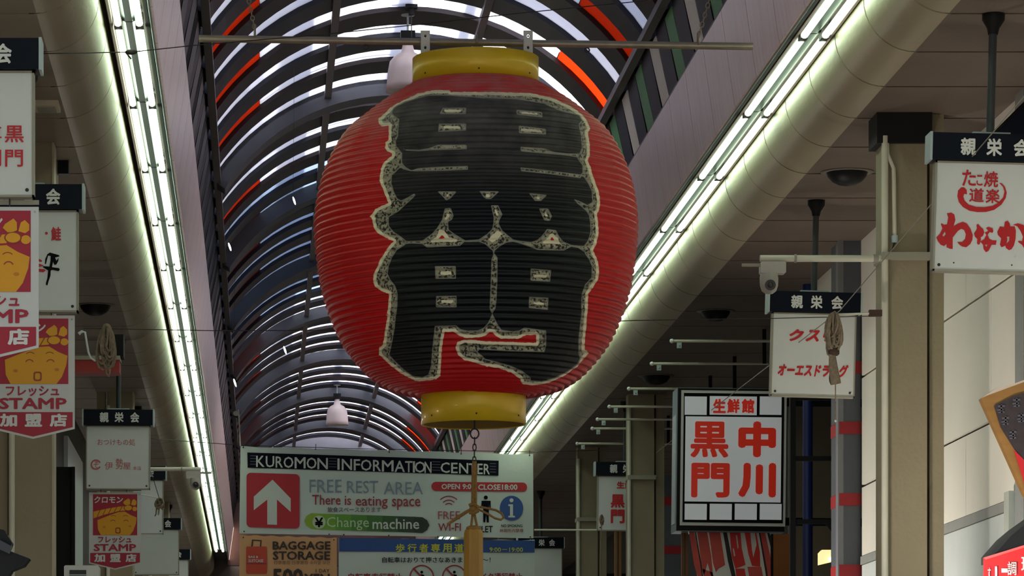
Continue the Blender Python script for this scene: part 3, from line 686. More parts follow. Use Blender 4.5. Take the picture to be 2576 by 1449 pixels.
# ------------------------------------------------------------------ pendant lamps
lampm = mat('pinkish grey lamp shade', (206, 190, 184), .45, var=.06)
pl = empty('pendant_lamp', (XC, 30.2, Z(5.28)))
obj('shade', MB().lathe([(.034, .40), (.04, .35), (.052, .30), (.10, .275), (.138, .23), (.153, .15), (.160, .06), (.168, 0), (.164, 0), (.154, .06), (.146, .15), (.12, .22), (.05, .25)], n=40), lampm, pl)
obj('diffuser', MB().lathe([(.163, .012), (.12, .03), (.001, .035)], n=32), mat('milky lamp glass', (214, 206, 200), .3), pl)
obj('cord', MB().tube([(0, 0, .40), (0, 0, .60)], .008, 8), M['endcap'], pl)
obj('socket_box', MB().box(-.055, .055, -.05, .05, .38, .46), M['dark'], pl)
obj('ceiling_rose', MB().lathe([(.001, .615), (.05, .61), (.05, .58), (.001, .57)], n=20), M['endcap'], pl)
for i, (y, s) in enumerate(((30.2, 'large pinkish bell lamp half hidden behind the gold collar'), (44.3, 'bell lamp hidden behind the red lantern'), (58.0, 'small white bell lamp far below the arched roof'))):
    o = pl if i == 0 else copy_tree(pl); o.location = (XC, y, Z(5.28)); tag(o, s, 'lamp', 'bell lamps along the roof centre line')
# tiny glowing drops, each on a cord up to the roof
tb = mat('tiny glowing drop', (235, 250, 255), .3, var=0, emit=3.0)
for i, (px_, py_, Y_, tl, lab) in enumerate(((740, 505, 31, .4, 'tiny bright drop left of the lantern, upper and largest'), (578, 621, 36, .3, 'tiny bright drop beside the dark left roof edge'), (717, 881, 50, .3, 'tiny bright drop midway down the arched roof'), (591, 963, 40, .3, 'tiny bright drop low beside the left fascia'))):
    c = W(px_, py_, Y_); o = empty('bright_drop', c, (0, math.radians(-18), 0), label=lab, cat='lamp', group='tiny bright drops under the roof')
    s = Y_/31*.85
    obj('bulb', MB().ball((0, 0, 0), .009*s, 8, (1, 1, 4.5)), tb, o)
    dx = c.x-XC; zt = Z(CZ0)+math.sqrt(max(.01, (RR-.05)**2-dx*dx)); L_ = zt-c.z
    obj('cord', MB().tube([(0, 0, .03*s), (math.sin(math.radians(18))*L_, 0, math.cos(math.radians(18))*L_)], .0012, 5), M['wire'], o)
o = empty('hook_fitting', W(1035, 28, 30), label='small dark hook fitting under the roof above the steel pole', cat='hook')
obj('block', MB().box(-.045, .045, -.04, .04, .02, .16).box(-.02, .02, -.02, .02, -.03, .02), M['dark'], o)
obj('stem', MB().tube([(0, 0, .16), (0, 0, max(.2, Z(5.85)-o.location.z))], .01, 6), M['dark'], o)
obj('cord', MB().tube([(0, 0, -.03), (0, 0, -.2)], .004, 5), M['wire'], o)

# ------------------------------------------------------------------ hanging shop signs
def bolts(root, pts, Y, r=.008, m=None):
    for a, b in pts:
        x, z = loc2(root, a, b, Y); y = (mw(root).inverted() @ W(a, b, Y)).y
        obj('bolt', MB().ball((x, y-.002, z), r, 8), m or M['wire'], root)
def hang_sign(xc, Y, ztop, tilt, lab, hw=.30, bh=.53, bw=.535, writing=True, grp='white signs hanging in a row', drop=0.0):
    r = empty('hanging_sign', (xc, Y, Z(ztop)), (0, tilt, 0), label=lab, cat='sign', group=grp)
    obj('header', MB().box(-hw+.012, hw-.012, 0, .15, -.13, 0), M['navy'], r)
    obj('end_cap', MB().box(-hw, -hw+.012, -.003, .153, -.133, .003), M['endcap'], r)
    obj('end_cap', MB().box(hw-.012, hw, -.003, .153, -.133, .003), M['endcap'], r)
    zt = -.133-drop
    obj('board', MB().box(-bw/2+.008, bw/2-.008, .03, .10, zt-bh+.008, zt-.002), M['sign'], r)
    fb = MB()
    for a, b, c_, d in ((-bw/2, -bw/2+.009, zt-bh, zt), (bw/2-.009, bw/2, zt-bh, zt), (-bw/2, bw/2, zt-bh, zt-bh+.009), (-bw/2, bw/2, zt-.009, zt)): fb.box(a, b, .024, .106, c_, d)
    obj('board_frame', fb, M['signedge'], r)
    obj('pole', MB().tube([(0, .075, 0), (0, .075, 3.73-ztop)], .02, 12), mat('dark green grey pole', (44, 50, 52), .5), r)
    obj('pole_flange', MB().lathe([(.024, 3.73-ztop-.10), (.03, 3.73-ztop-.07), (.055, 3.73-ztop-.03), (.055, 3.73-ztop)], (0, .075, 0), 16), M['dark'], r)
    obj('saddle', MB().box(-.09, .09, .03, .12, 0, .012), M['endcap'], r)
    for s in (-1, 1): obj('bolt', MB().ball((s*(bw/2-.03), .028, zt-bh+.03), .008, 8), M['wire'], r)
    if writing:
        for c_, fx in zip('親栄会', (.306, .513, .73)):
            v, f = glyphs(c_, .035); a = v.min(0); b = v.max(0); w = .075; h = .085; cx = -hw+2*hw*fx
            obj('lettering', MB().add([((q[0]-a[0])/(b[0]-a[0])*w-w/2+cx, -.003-q[2], (q[1]-a[1])/(b[1]-a[1])*h-h/2-.066) for q in v], f), M['wht'], r)
    return r
s1 = hang_sign(3.52, 19.1, 3.14, .028, 'large white sign with red brush script at the right edge', grp='white signs hanging at right', drop=-.0)
s2 = hang_sign(3.52, 25.2, 3.14, .026, 'white sign with two red katakana lines behind a rope coil', grp='white signs hanging at right')
s3 = hang_sign(3.53, 38.4, 3.14, .01, 'small far sign with red characters, half hidden by a column', grp='white signs hanging at right')
hang_sign(3.53, 50.0, 3.14, .0, 'farthest white hanging sign on the right', grp='white signs hanging at right')
XS = -1.217
l1 = hang_sign(XS, 16.66, 3.14, .0, 'white sign with red characters cut by the upper left corner', grp='white signs hanging at left')
l2 = hang_sign(XS, 20.7, 3.14, .0, 'white sign with bold black brush character, second at left', grp='white signs hanging at left')
l3 = hang_sign(XS+.035, 33.05, 3.14, .005, 'white sign with thin faded red hiragana, third at left', grp='white signs hanging at left')
l4 = hang_sign(XS, 38.9, 3.14, .0, 'blank white sign just right of the small face pennant', grp='white signs hanging at left')
l5 = hang_sign(XS, 46.4, 3.14, .0, 'lowest large blank white sign near the left tubes', grp='white signs hanging at left')
l6 = hang_sign(XS, 52.5, 3.14, .0, 'smallest farthest white sign near the left tubes', grp='white signs hanging at left')
D = .029   # board face sits this far behind the root plane
def BT(root, s, x0, y0, x1, y1, Y, m, **kw): return text(root, s, x0, y0, x1, y1, Y, m, d=D-.002, **kw)
# sign 1 right: brush script
zs = lambda pts: [(2280+a/4.831, 380+b/4.83) for a, b in pts]
wa = zs([(505,745),(560,738),(595,760),(608,830),(585,905),(640,870),(700,850),(745,868),(790,930),(820,1010),(815,1070),(790,1120),(740,1160),(690,1150),(660,1130),(630,1095),(690,1095),(725,1060),(735,1000),(715,950),(680,935),(640,960),(575,1040),(575,1180),(545,1178),(500,1160),(500,1120),(470,1145),(430,1130),(395,1085),(375,1040),(420,995),(450,930),(430,880),(440,865),(470,885),(505,880),(520,800)])
wah = zs([(450,1015),(480,970),(490,1000),(465,1030)])
na1 = zs([(865,885),(885,875),(905,900),(920,915),(945,935),(960,980),(945,1020),(915,1040),(920,1060),(905,1120),(885,1130),(870,1110),(875,1060),(845,1030),(835,990),(860,955),(870,930)])
na2 = zs([(980,925),(1010,910),(1060,930),(1072,960),(1060,985),(1025,975),(1000,1010),(1020,1055),(1060,1075),(1110,1075),(1100,1130),(1050,1130),(1010,1205),(980,1220),(950,1180),(945,1130),(910,1090),(960,1060),(985,1010),(965,980),(1010,960)])
na2h = zs([(965,1130),(1000,1125),(985,1155)])
ka = zs([(1210,850),(1245,838),(1270,870),(1275,905),(1330,905),(1345,960),(1340,1060),(1320,1140),(1290,1185),(1260,1195),(1225,1170),(1215,1140),(1170,1160),(1150,1130),(1165,1050),(1125,1010),(1118,970),(1150,905),(1200,915)])
kah = zs([(1235,1030),(1265,1030),(1262,1080),(1230,1115),(1240,1065)])
ka2 = zs([(1310,885),(1370,868),(1440,890),(1500,960),(1530,1060),(1500,1160),(1450,1180),(1420,1130),(1370,1095),(1375,1080),(1420,1085),(1430,1030),(1400,960),(1360,905)])
for L_ in ([wa, wah], [na1], [na2, na2h], [ka, kah], [ka2]): shape(s1, L_, 19.1, M['brush'], d=D-.002, name='lettering')
swoosh = zs([(750,515),(745,460),(715,430),(680,430),(640,470),(632,540),(650,610),(700,670),(780,715),(880,732),(980,730),(1080,705),(1170,640),(1220,560),(1232,490),(1210,420),(1170,380),(1140,375),(1185,420),(1205,480),(1190,550),(1130,620),(1060,655),(960,672),(860,668),(770,640),(720,590),(705,540),(715,510)])
shape(s1, [swoosh], 19.1, M['brush'], d=D-.002, name='emblem_stroke')
def zb4(x0, y0, x1, y1): return (2280+x0/4.831, 380+y0/4.83, 2280+x1/4.831, 380+y1/4.83)
for c_, bx, sh in (('た', (690, 215, 860, 415), 0), ('こ', (865, 280, 940, 410), 0), ('焼', (955, 235, 1130, 430), 0), ('道', (775, 440, 955, 610), 0), ('楽', (975, 450, 1145, 625), 0)):
    text(s1, c_, *zb4(*bx), 19.1, M['brush'], d=D-.002, bold=.02, name='emblem_letter')
bolts(s1, [(2399, 661), (2545, 667)], 19.1, .004)
# sign 2 right
zk = lambda a: 1900+a/4.026
zk2 = lambda a: 720+a/4.025
for s_, b_ in (('ク', (350, 430, 500, 553)), ('ス', (515, 438, 660, 557)), ('リ', (690, 440, 800, 557)), ('オーエスドラッグ', (232, 783, 950, 915))):
    BT(s2, s_, zk(b_[0]), zk2(b_[1]), zk(b_[2]), zk2(b_[3]), 25.2, M['red'], bold=.045, shear=.25)
# sign 3 right
for c_, b_ in (('生鮮館', (1552, 1211, 1612, 1229)), ('黒', (1537, 1243, 1572, 1277)), ('門', (1537, 1281, 1572, 1316)), ('中', (1584, 1243, 1616, 1277)), ('川', (1584, 1281, 1616, 1316))):
    BT(s3, c_, *b_, 38.4, M['red'], bold=.04)
# left signs
for c_, b_ in (('黒', (11, 313, 59, 356)), ('門', (12, 374, 57, 417)), ('専', (-40, 313, 3, 356)), ('門', (-40, 374, 2, 417))): BT(l1, c_, *b_, 16.66, M['red'], bold=.015)
BT(l2, '鮭', 128, 569, 153, 604, 20.7, M['red'], bold=.03)
shape(l2, [ell(116, 585, 3.6)], 20.7, M['red'], d=D-.002, name='printed_dot')
ps2 = lambda pts: [(a/4.527, 480+b/4.528) for a, b in pts]
ping = ps2([(535,715),(565,695),(670,725),(675,740),(625,752),(640,790),(665,755),(662,790),(640,830),(618,838),(600,800),(590,862),(670,873),(678,890),(665,908),(595,893),(575,900),(572,960),(548,1030),(538,1070),(520,1065),(520,1040),(535,990),(545,900),(485,862),(490,850),(560,855),(572,790),(575,735),(545,730),(520,828),(508,825),(512,770),(530,730)])
shape(l2, [ping], 20.7, M['blk'], d=D-.0025, name='brush_character')
for q in ([(437,765),(475,785),(475,800),(437,800)], [(437,820),(490,840),(490,850),(437,860)], [(437,880),(500,885),(518,900),(490,920),(437,915)]): shape(l2, [ps2(q)], 20.7, M['red'], d=D-.002, name='red_stroke')
z3 = lambda a: 200+a/3.3
z3y = lambda b: 1010+b/3.3
fr_ = mat('faded red print', (186, 92, 92), .5, var=.1)
for s_, b_ in (('おつけもの処', (148, 308, 462, 362)), ('伊', (208, 500, 275, 565)), ('勢', (300, 470, 362, 560)), ('屋', (362, 505, 425, 562)), ('本店', (442, 535, 512, 568))):
    BT(l3, s_, z3(b_[0]), z3y(b_[1]), z3(b_[2]), z3y(b_[3]), 33.05, fr_, bold=.0)
shape(l3, [arcband(z3(135), z3y(522), 9.5, 13.2, 25, 335, 22)], 33.05, fr_, d=D-.002, name='round_mark')
BT(l3, 'そ', z3(115), z3y(495), z3(160), z3y(550), 33.05, fr_)
for s_ in (l4, l5, l6): pass

# ------------------------------------------------------------------ pennants with a smiling face
yel = mat('egg yolk yellow print', (226, 158, 12), .5, var=.06); hair = mat('dark red print', (176, 18, 34), .5, var=.06); pwh = mat('pennant white', (206, 205, 203), .5, var=.05); lbr = mat('brown red line print', (150, 60, 20), .5, var=0); cheek = mat('cheek blush print', (200, 120, 14), .5, var=0)
def pennant(sign, Ys, xc, ztop, lab, tilt=0.0):
    U = 20.7/F
    r = empty('pennant_sign', (xc, Ys+.06, Z(ztop)), (0, tilt, 0), label=lab, cat='sign', group='face pennants below the left signs')
    def q(pts): return [((a-82)*U, (790-b)*U) for a, b in pts]
    obj('panel', MB().prism(q([(-23, 790), (187, 790), (187, 1076), (82, 1101), (-23, 1076)]), 0, .012), pwh, r)
    def sh(pts, m, d, nm): return obj(nm, MB().flat([q(l) for l in pts], -d), m, r)
    def tx(s, x0, y0, x1, y1, m, d=.004, bold=.0, shear=0.0):
        v, f = glyphs(s, bold, shear); a = v.min(0); b = v.max(0)
        obj('lettering', MB().add([(((x0+(p[0]-a[0])/(b[0]-a[0])*(x1-x0))-82)*U, -d-p[2], (790-(y1-(p[1]-a[1])/(b[1]-a[1])*(y1-y0)))*U) for p in v], f), m, r)
    sh([rectp(-7, 798, 171, 963)], M['dred'], .002, 'red_field')
    sh([[(11, 902), (62, 882), (95, 870), (122, 868), (145, 882), (169, 892), (166, 915), (155, 945), (141, 963), (25, 963), (13, 940)]], yel, .004, 'printed_face')
    band = [(-5, 868), (40, 858), (96, 848), (122, 846), (122, 864), (96, 866), (40, 880), (-5, 895)]
    sh([band], yel, .004, 'printed_headband')
    for i in range(5): x = 8+i*22; sh([[(x, 890-i*5), (x+14, 858-i*3), (x+17, 858-i*3), (x+3, 890-i*5)]], lbr, .005, 'headband_line')
    sh([arcband(0, 0, 0, 1, 0, 180, 4)] if 0 else [ell(135, 853, 18, 12)], lbr, .005, 'knot_outline'); sh([ell(135, 853, 15, 10)], yel, .006, 'printed_knot')
    sh([ell(161, 857, 10, 9)], yel, .0045, 'printed_knot')
    sh([[(114, 833), (119, 825), (136, 814), (143, 822), (143, 838), (134, 842), (124, 842)]], yel, .005, 'printed_leaf'); sh([[(146, 840), (151, 822), (159, 817), (168, 826), (168, 838), (160, 844)]], yel, .005, 'printed_leaf')
    for cx, s in ((73, 1), (126, -1)):
        sh([arcband(cx, 912, 9, 11.5, 205, 335, 8)], lbr, .005, 'printed_eye'); sh([arcband(cx+2*s, 897, 13, 15, 225, 315, 8)], lbr, .005, 'printed_brow')
    sh([ell(38, 930, 6, 4)], cheek, .005, 'printed_cheek'); sh([ell(142, 927, 6, 4)], cheek, .005, 'printed_cheek')
    sh([rrect(83, 932, 104, 956, 6), rrect(87, 936, 100, 952, 4)[::-1]], lbr, .005, 'printed_mouth')
    tx('クロモン', -2, 806, 114, 834, M['wht'], .005, .03, .1)
    tx('フレッシュ', 13, 968, 148, 994, M['dred'], .003, .03)
    tx('STAMP', -4, 998, 167, 1027, M['dred'], .003, .03)
    sh([[(-18, 1034), (182, 1034), (182, 1072), (82, 1096), (-18, 1072)]], M['dred'], .002, 'red_chevron')
    for c_, x in (('加', -2), ('盟', 61), ('店', 124)): tx(c_, x, 1038, x+44, 1071, M['wht'], .004, .045)
    for x in (25, 128): obj('hanger', MB().tube([((x-82)*U, .004, -.01), ((x-82)*U, .004, .035)], .003, 6), M['wire'], r)
    for x, y in ((-15, 800), (180, 800)): obj('bolt', MB().ball(((x-82)*U, -.001, (790-y)*U), .005, 6), M['endcap'], r)
    obj('cross_rail', MB().box(-105*U, 105*U, .012, .03, .012, .03), M['signedge'], r)
    return r
pennant(l1, 16.66, -1.15, (1980-515)*16.66e-4, 'nearest face pennant, cut by the left edge of the photo')
pennant(l2, 20.7, -1.187, (1980-790)*20.7e-4, 'middle face pennant with its whole smiling face visible')
pennant(l3, 33.05, -1.21, (1980-1237)*33.05e-4, 'smallest face pennant, below the faded pickle shop sign')

# ------------------------------------------------------------------ boxed shop sign
NY = 30.0
nk = empty('box_sign', W(1843, 1155, NY), (0, .012, 0), label='large black framed box sign with four bold red characters', cat='sign')
def nx(a): return 1340+a/2.639
def ny(b): return 900+b/2.639
cabm = mat('steel blue sign cabinet', (112, 128, 136), .45, .3); face = mat('lit acrylic face', (214, 216, 220), .4, var=.03, emit=.12)
x0, z0 = loc2(nk, 1700, 1336, NY); x1, z1 = loc2(nk, 1978, 978, NY)
obj('cabinet', MB().box(x0, x1, 0, .35, z0, z1), cabm, nk)
obj('pale_side_panel', MB().box(x0-.004, x0, .05, .3, z0+.06, z1-.2), mat('pale cabinet side', (176, 186, 190), .4), nk)  # pale panel on the cabinet's left side
obj('black_surround', MB().box(x0+.004, x1-.004, -.012, 0, z0+.006, z1-.006), mat('black sign surround', (14, 9, 12), .5, spec=.2), nk)
fx0, fz0 = loc2(nk, nx(975), ny(1113), NY); fx1, fz1 = loc2(nk, nx(1685), ny(225), NY)
obj('white_border', MB().box(fx0, fx1, -.018, -.012, fz0, fz1), M['wht'], nk)
gx0, gz0 = loc2(nk, nx(992), ny(1092), NY); gx1, gz1 = loc2(nk, nx(1668), ny(243), NY)
obj('black_grid', MB().box(gx0, gx1, -.022, -.018, gz0, gz1), M['blk'], nk)
def cell(a, b, c_, d): 
    p = loc2(nk, nx(a), ny(d), NY); q = loc2(nk, nx(c_), ny(b), NY); obj('sign_face', MB().box(p[0], q[0], -.026, -.022, p[1], q[1]), face, nk)
cell(1006, 398, 1650, 955)
for a, c_ in ((1006, 1154), (1172, 1320), (1338, 1486), (1504, 1650)): cell(a, 972, c_, 1076)
for a, c_ in ((1006, 1154), (1172, 1486), (1504, 1650)): cell(a, 260, c_, 380)
nred = mat('vermilion sign character', (226, 44, 20), .4, var=.04, emit=.1)
for c_, b_ in (('黒', (1045, 425, 1298, 665)), ('門', (1050, 700, 1305, 930)), ('中', (1362, 425, 1612, 662)), ('川', (1362, 700, 1612, 930))):
    text(nk, c_, nx(b_[0]), ny(b_[1]), nx(b_[2]), ny(b_[3]), NY, nred, d=-.028, bold={'黒': .03, '門': .036}.get(c_, .056))
for c_, b_ in (('生', (1195, 275, 1280, 370)), ('鮮', (1288, 275, 1372, 370)), ('館', (1384, 275, 1468, 370))):
    text(nk, c_, nx(b_[0]), ny(b_[1]), nx(b_[2]), ny(b_[3]), NY, nred, d=-.028, bold=.045)
for zq_ in (z1-.12, z0+.06): obj('mounting_arm', MB().box(x1-.05, x1+1.25, .12, .18, zq_, zq_+.06), M['dark'], nk)

# ------------------------------------------------------------------ black rack, blue pipe, boards and paper banner under the box sign
rk = empty('steel_rack', W(2100, 1449, 28.2), label='black steel rack with crossbars between blue pipe and banded pilaster', cat='rack')
X_, Z_ = lambda p: (p-2100)/F*28.2, lambda p: (1449-p)/F*28.2
obj('upright', MB().box(X_(2093), X_(2110), 0, .05, -rk.location.z, Z_(985)), M['dark'], rk)
obj('upright', MB().box(X_(1988), X_(2002), 0, .05, -rk.location.z, Z_(985)), M['dark'], rk)
for y in (1000, 1153, 1312): obj('crossbar', MB().box(X_(1995), X_(2100), .01, .04, Z_(y+6), Z_(y-6)), M['dark'], rk)
obj('corner_brace', MB().add([(X_(2078), .01, Z_(1318)), (X_(2098), .01, Z_(1318)), (X_(2098), .01, Z_(1345)), (X_(2078), .03, Z_(1318)), (X_(2098), .03, Z_(1318)), (X_(2098), .03, Z_(1345))], [(0, 1, 2), (3, 5, 4), (0, 3, 4, 1), (1, 4, 5, 2), (2, 5, 3, 0)]), M['dark'], rk)
bp = W(2032, 1449, 29.5)
pp = empty('blue_pipe', (bp.x, 29.5, 0), label='dark blue vertical pipe right of the boxed sign', cat='pipe')
obj('pipe', MB().tube([(0, 0, 0), (0, 0, Z(3.73))], .037, 16), mat('deep blue painted pipe', (20, 34, 92), .4), pp); obj('collar', MB().tube([(0, 0, 1.0), (0, 0, 1.05)], .045, 16), M['dark'], pp)
sh_ = empty('shop_board', (4.62, 32.2, 0), label='dim beige board seen through the black rack', cat='board')  # plain beige shop panel behind the rack
obj('board', MB().box(-.30, .14, 0, .05, 0, Z(3.3)), mat('dim beige board', (108, 98, 84), .7, var=.1), sh_); obj('side_strip', MB().box(-.34, -.30, -.01, .05, 0, Z(3.3)), mat('dim green strip', (58, 66, 60), .6), sh_)
wl_ = empty('wall_lamp', W(2078, 1402, 31.8), label='warm lit lamp low between blue pipe and banded pilaster', cat='lamp')
obj('shade', MB().prism([(-.055, -.06), (.05, -.035), (.05, .06), (-.03, .06), (-.055, .035)], 0, .08), mat('warm lamp shade', (250, 224, 160), .5, var=.05, emit=.75), wl_)
obj('bulb', MB().ball((.035, -.01, -.015), .014, 10), mat('lamp bulb', (255, 250, 235), .4, var=0, emit=3), wl_)
ob_ = mat('orange brown plywood', (150, 82, 28), .6, var=.2, scale=5)
t = empty('shop_board', W(1970, 1449, 29.8), label='orange brown board right of the red paper banner', cat='board')  # plain orange brown board beside the banner
obj('board', MB().box(-.075, .075, 0, .03, -1.6, .315), ob_, t); obj('edge', MB().box(-.09, -.075, -.004, .034, -1.6, .315), M['dark'], t)
t = empty('wooden_post', W(1723, 1449, 30.2), label='thin brown wooden post left of the red paper banner', cat='post')
obj('post', MB().box(-.025, .025, 0, .04, -t.location.z, .34), mat('brown timber', (120, 76, 34), .6, var=.2), t); obj('post_line', MB().box(-.003, .003, -.004, 0, -t.location.z, .34), M['wire'], t)
bnr = empty('paper_banner', W(1835, 1337, 30.1), label='red and white lettered paper banner sloping below the boxed sign', cat='banner')
def zq(a, b): return (1640+a/4.293, 1300+b/4.295)
bsh = lambda pts, m, d, nm: shape(bnr, [[zq(*p) for p in pts]], 30.1, m, d=d, name=nm)
bpts = [zq(*p) for p in ((400, 150), (1250, 150), (1390, 700), (1500, 1100), (660, 1100), (500, 700))]
obj('paper_sheet', MB().prism([loc2(bnr, a, b, 30.1) for a, b in bpts], 0, .01), mat('creamy banner paper', (240, 232, 224), .6, var=.06), bnr)
pr_ = mat('washed red print', (220, 84, 74), .55, var=.12, scale=8); prr_ = mat('bright red print', (232, 44, 38), .5, var=.1)
for pts in ([(400,160),(455,160),(510,420),(540,640),(640,1000),(600,1000),(455,520)], [(490,165),(595,165),(640,420),(660,640),(640,640),(600,500),(560,640),(540,560)], [(615,165),(735,165),(790,520),(760,540),(720,560),(690,600),(660,500)], [(1160,165),(1220,165),(1290,480),(1330,700),(1260,700)], [(1030,540),(1180,540),(1210,700),(1060,700)], [(545,560),(650,600),(720,800),(600,800)]): bsh(pts, pr_, -.002, 'lettering')
for pts in ([(840,165),(955,165),(970,340),(1010,520),(960,540),(900,560),(860,420)], [(1000,165),(1060,165),(1080,360),(1095,440),(1130,300),(1110,165),(1125,165),(1165,380),(1170,540),(1080,530),(1040,400)], [(900,560),(1000,560),(1040,800),(930,800)]): bsh(pts, prr_, -.002, 'lettering')
for pts in ([(765,150),(805,150),(870,480),(930,760),(890,760),(820,480)], [(460,150),(470,150),(530,480),(560,700),(548,700),(515,480)], [(1150,150),(1165,150),(1240,560),(1260,700),(1240,700),(1215,540)], [(1238,150),(1262,150),(1400,700),(1370,700)]): bsh(pts, M['wire'], -.003, 'dark_fold')
bsh([(905,200),(920,200),(935,330),(925,350)], M['wht'], -.0035, 'white_stroke'); bsh([(870,340),(885,345),(900,420),(885,430)], M['wht'], -.0035, 'white_stroke')
obj('top_batten', MB().box(-.28, .28, -.01, .03, .0, .03), mat('dark banner batten', (60, 40, 36), .6), bnr)
obj('hanging_strap', MB().box(-.2, -.18, .01, .02, .03, .045), M['wire'], bnr)

# ------------------------------------------------------------------ banner arms in a row under the right ceiling
arm = empty('banner_rod', (0, 0, 0))
obj('rod', MB().tube([(0, 0, 0), (.95, 0, 0)], .011, 8), M['pipe'], arm)
obj('rod_tip', MB().ball((0, 0, 0), .018, 10), M['white'], arm)
obj('pulley', MB().box(.04, .075, -.012, .012, -.055, -.012).ball((.058, -.014, -.035), .008, 6), M['endcap'], arm)
obj('stay', MB().box(.9, .93, -.015, .015, 0, .28), M['dark'], arm)
for i, (px_, py_) in enumerate(((1690, 858), (1640, 915), (1582, 978), (1533, 1023), (1503, 1055), (1490, 1078), (1452, 1116))):
    Y_ = 3.45*F/(VY-py_); o = arm if i == 0 else copy_tree(arm); p = W(px_, py_, Y_); o.location = p
    tag(o, 'white tipped banner arm, %s from the top beside the rounded cladding' % ordn[i], 'rod', 'banner arms under the right ceiling')

# ------------------------------------------------------------------ cameras on arms
camm = mat('grey white camera plastic', (176, 172, 162), .4)
def cctv(xpole, xtip, zarm, Y_, lab, s=1.0, flipx=1, stub=.11):
    r = empty('security_camera', (xtip, Y_, Z(zarm)), label=lab, cat='camera', group='security cameras on arms')
    L_ = xpole-xtip
    obj('arm', MB().tube([(0, 0, 0), (L_, 0, .0)], .019, 10), M['pipe'], r)
    obj('arm_clamp', MB().tube([(L_*.28, 0, 0), (L_*.30, 0, 0)], .024, 10).tube([(L_*.93, 0, 0), (L_*.97, 0, 0)], .024, 10), M['signedge'], r)
    d = flipx
    obj('tip_plate', MB().box(min(-.1*d, .0), max(-.1*d, .0), -.01, .01, -.045, -.028), M['signedge'], r)
    obj('mount_box', MB().box(min(.0, .14*d), max(.0, .14*d), -.035, .05, -.085, -.02, .006), camm, r)
    cx = .05*d
    obj('dome_body', MB().lathe([(.048, -.085), (.052, -.11), (.05, -.15), (.04, -.18), (.02, -.195), (.001, -.198)], (cx, 0, 0), 24), camm, r)
    ey = obj('camera_eye', MB().ball((cx, -.012, -.148), .045, 16), camm, r)
    obj('lens_ring', MB().tube([(cx, -.05, -.152), (cx, -.062, -.154)], .030, 16), mat('dark lens ring', (30, 28, 28), .3), ey)
    obj('lens', MB().ball((cx, -.058, -.153), .017, 12), mat('glossy lens', (60, 54, 50), .1), ey)
    return r
cctv(3.44, 2.765, 2.925, 22.0, 'white dome camera hanging left of the big olive column', flipx=1)
cctv(-1.19, -.56, 3.0, 37.5, 'small dark dome camera on the arm beside the left tubes', flipx=-1)

# ------------------------------------------------------------------ wires and rope coils
def wire(pts, r, lab, m=None, grp=None, cat='wire'):
    P = [W(*p) for p in pts]; o = P[0]
    return tag(obj('wire', MB().tube([p-o for p in P], r, 6), m or M['wire'], None, o), lab, cat, grp)
wire([(-60, 140, 20.0), (0, 137, 20.0), (330, 131, 20.1), (500, 113, 20.5), (800, 88, 20.6), (1050, 62, 20.9), (1300, 34, 21), (1620, 2, 21.2), (1900, -40, 21.5)], .0028, 'thin dark wire crossing behind the left tubes and the steel pole')
obj('wire_tie', MB().ball((0, 0, 0), .02, 8, (1.6, .8, .7)).tube([(-.03, 0, 0), (.0, 0, -.035)], .004, 5), M['wire'], [o for o in C.objects if o.name == 'wire'][0], W(330, 131, 20.08)-W(-60, 140, 20.0))
wire([(210, 826, 22.0), (540, 832, 22.05), (800, 831, 22.1), (1200, 822, 22.2), (1600, 806, 22.1), (1940, 801, 22.02), (2200, 795, 21.97)], .0026, 'thin wire passing level behind the middle of the lantern')
wire([(2640, 180, 17.6), (2576, 242, 17.8), (2112, 691+91, 23.5), (1651, 1139, 34.0)], .0028, 'long thin wire slanting across the right signs', m=mat('grey cable', (120, 112, 100), .6))
wire([(375, 1103, 41.5), (600, 1120, 45.05), (900, 1129, 45.05), (1340, 1137, 45.05), (1430, 1135, 43.5), (1650, 1128, 41)], .004, 'wire the large information banner hangs from')
wire([(345, 1100, 33.2), (388, 1212, 33.4), (403, 1262, 33.6)], .003, 'short cord between pickle shop sign and small rope coil')
wire([(1345, 1333, 44.0), (1460, 1333, 43.5), (1590, 1333, 43.5)], .011, 'pale rail between the banner and the right columns', m=M['pipe'], cat='rail')
def coil(c, h, w, n, lab, tails=(), dark=None, strap=True):
    r = empty('rope_coil', c, label=lab, cat='rope', group='rope coils on the wires')
    for i in range(n):
        a = random.uniform(-.5, .5); ww = w*random.uniform(.3, 1.0); hh = h*random.uniform(.55, 1.0); ox = random.uniform(-.28, .28)*w
        pts = []
        for t_ in np.linspace(0, 2*math.pi, 15)[:-1]:
            q = .5+.5*math.cos(t_)
            pts.append((ox*(1-q)+ww*.5*math.sin(t_)*(1-.25*q), a*.06+.012*math.sin(t_*2+i), -hh*.5+hh*.5*math.cos(t_)))
        obj('rope_loop', MB().tube(pts, .0068, 6, closed=True), M['rope'], r)
    for tl in tails: obj('rope_tail', MB().tube([Vector(p) for p in tl], .006, 6), M['rope'], r)
    if strap: obj('binding', MB().lathe([(w*.22, -h*.82), (w*.3, -h*.86), (w*.3, -h*.95), (w*.2, -h*.99)], n=12), mat('brown binding', (70, 52, 40), .8), r)
    return r
g = 21.9/F
rc_ = coil(W(2098, 786, 21.9), 110*g, 46*g, 16, 'grey brown rope coil hanging in front of the katakana sign')
obj('rope_bundle', MB().tube([(-.01, 0, -105*g), (-.004, 0, -140*g), (.01, 0, -180*g)], [.018, .026, .03], 10), M['rope'], rc_)
obj('rope_loop', MB().tube([(-.012+.012*math.cos(t), 0, -165*g+.035*math.sin(t)) for t in np.linspace(0, 2*math.pi, 13)[:-1]], .004, 6, closed=True), M['wire'], rc_)
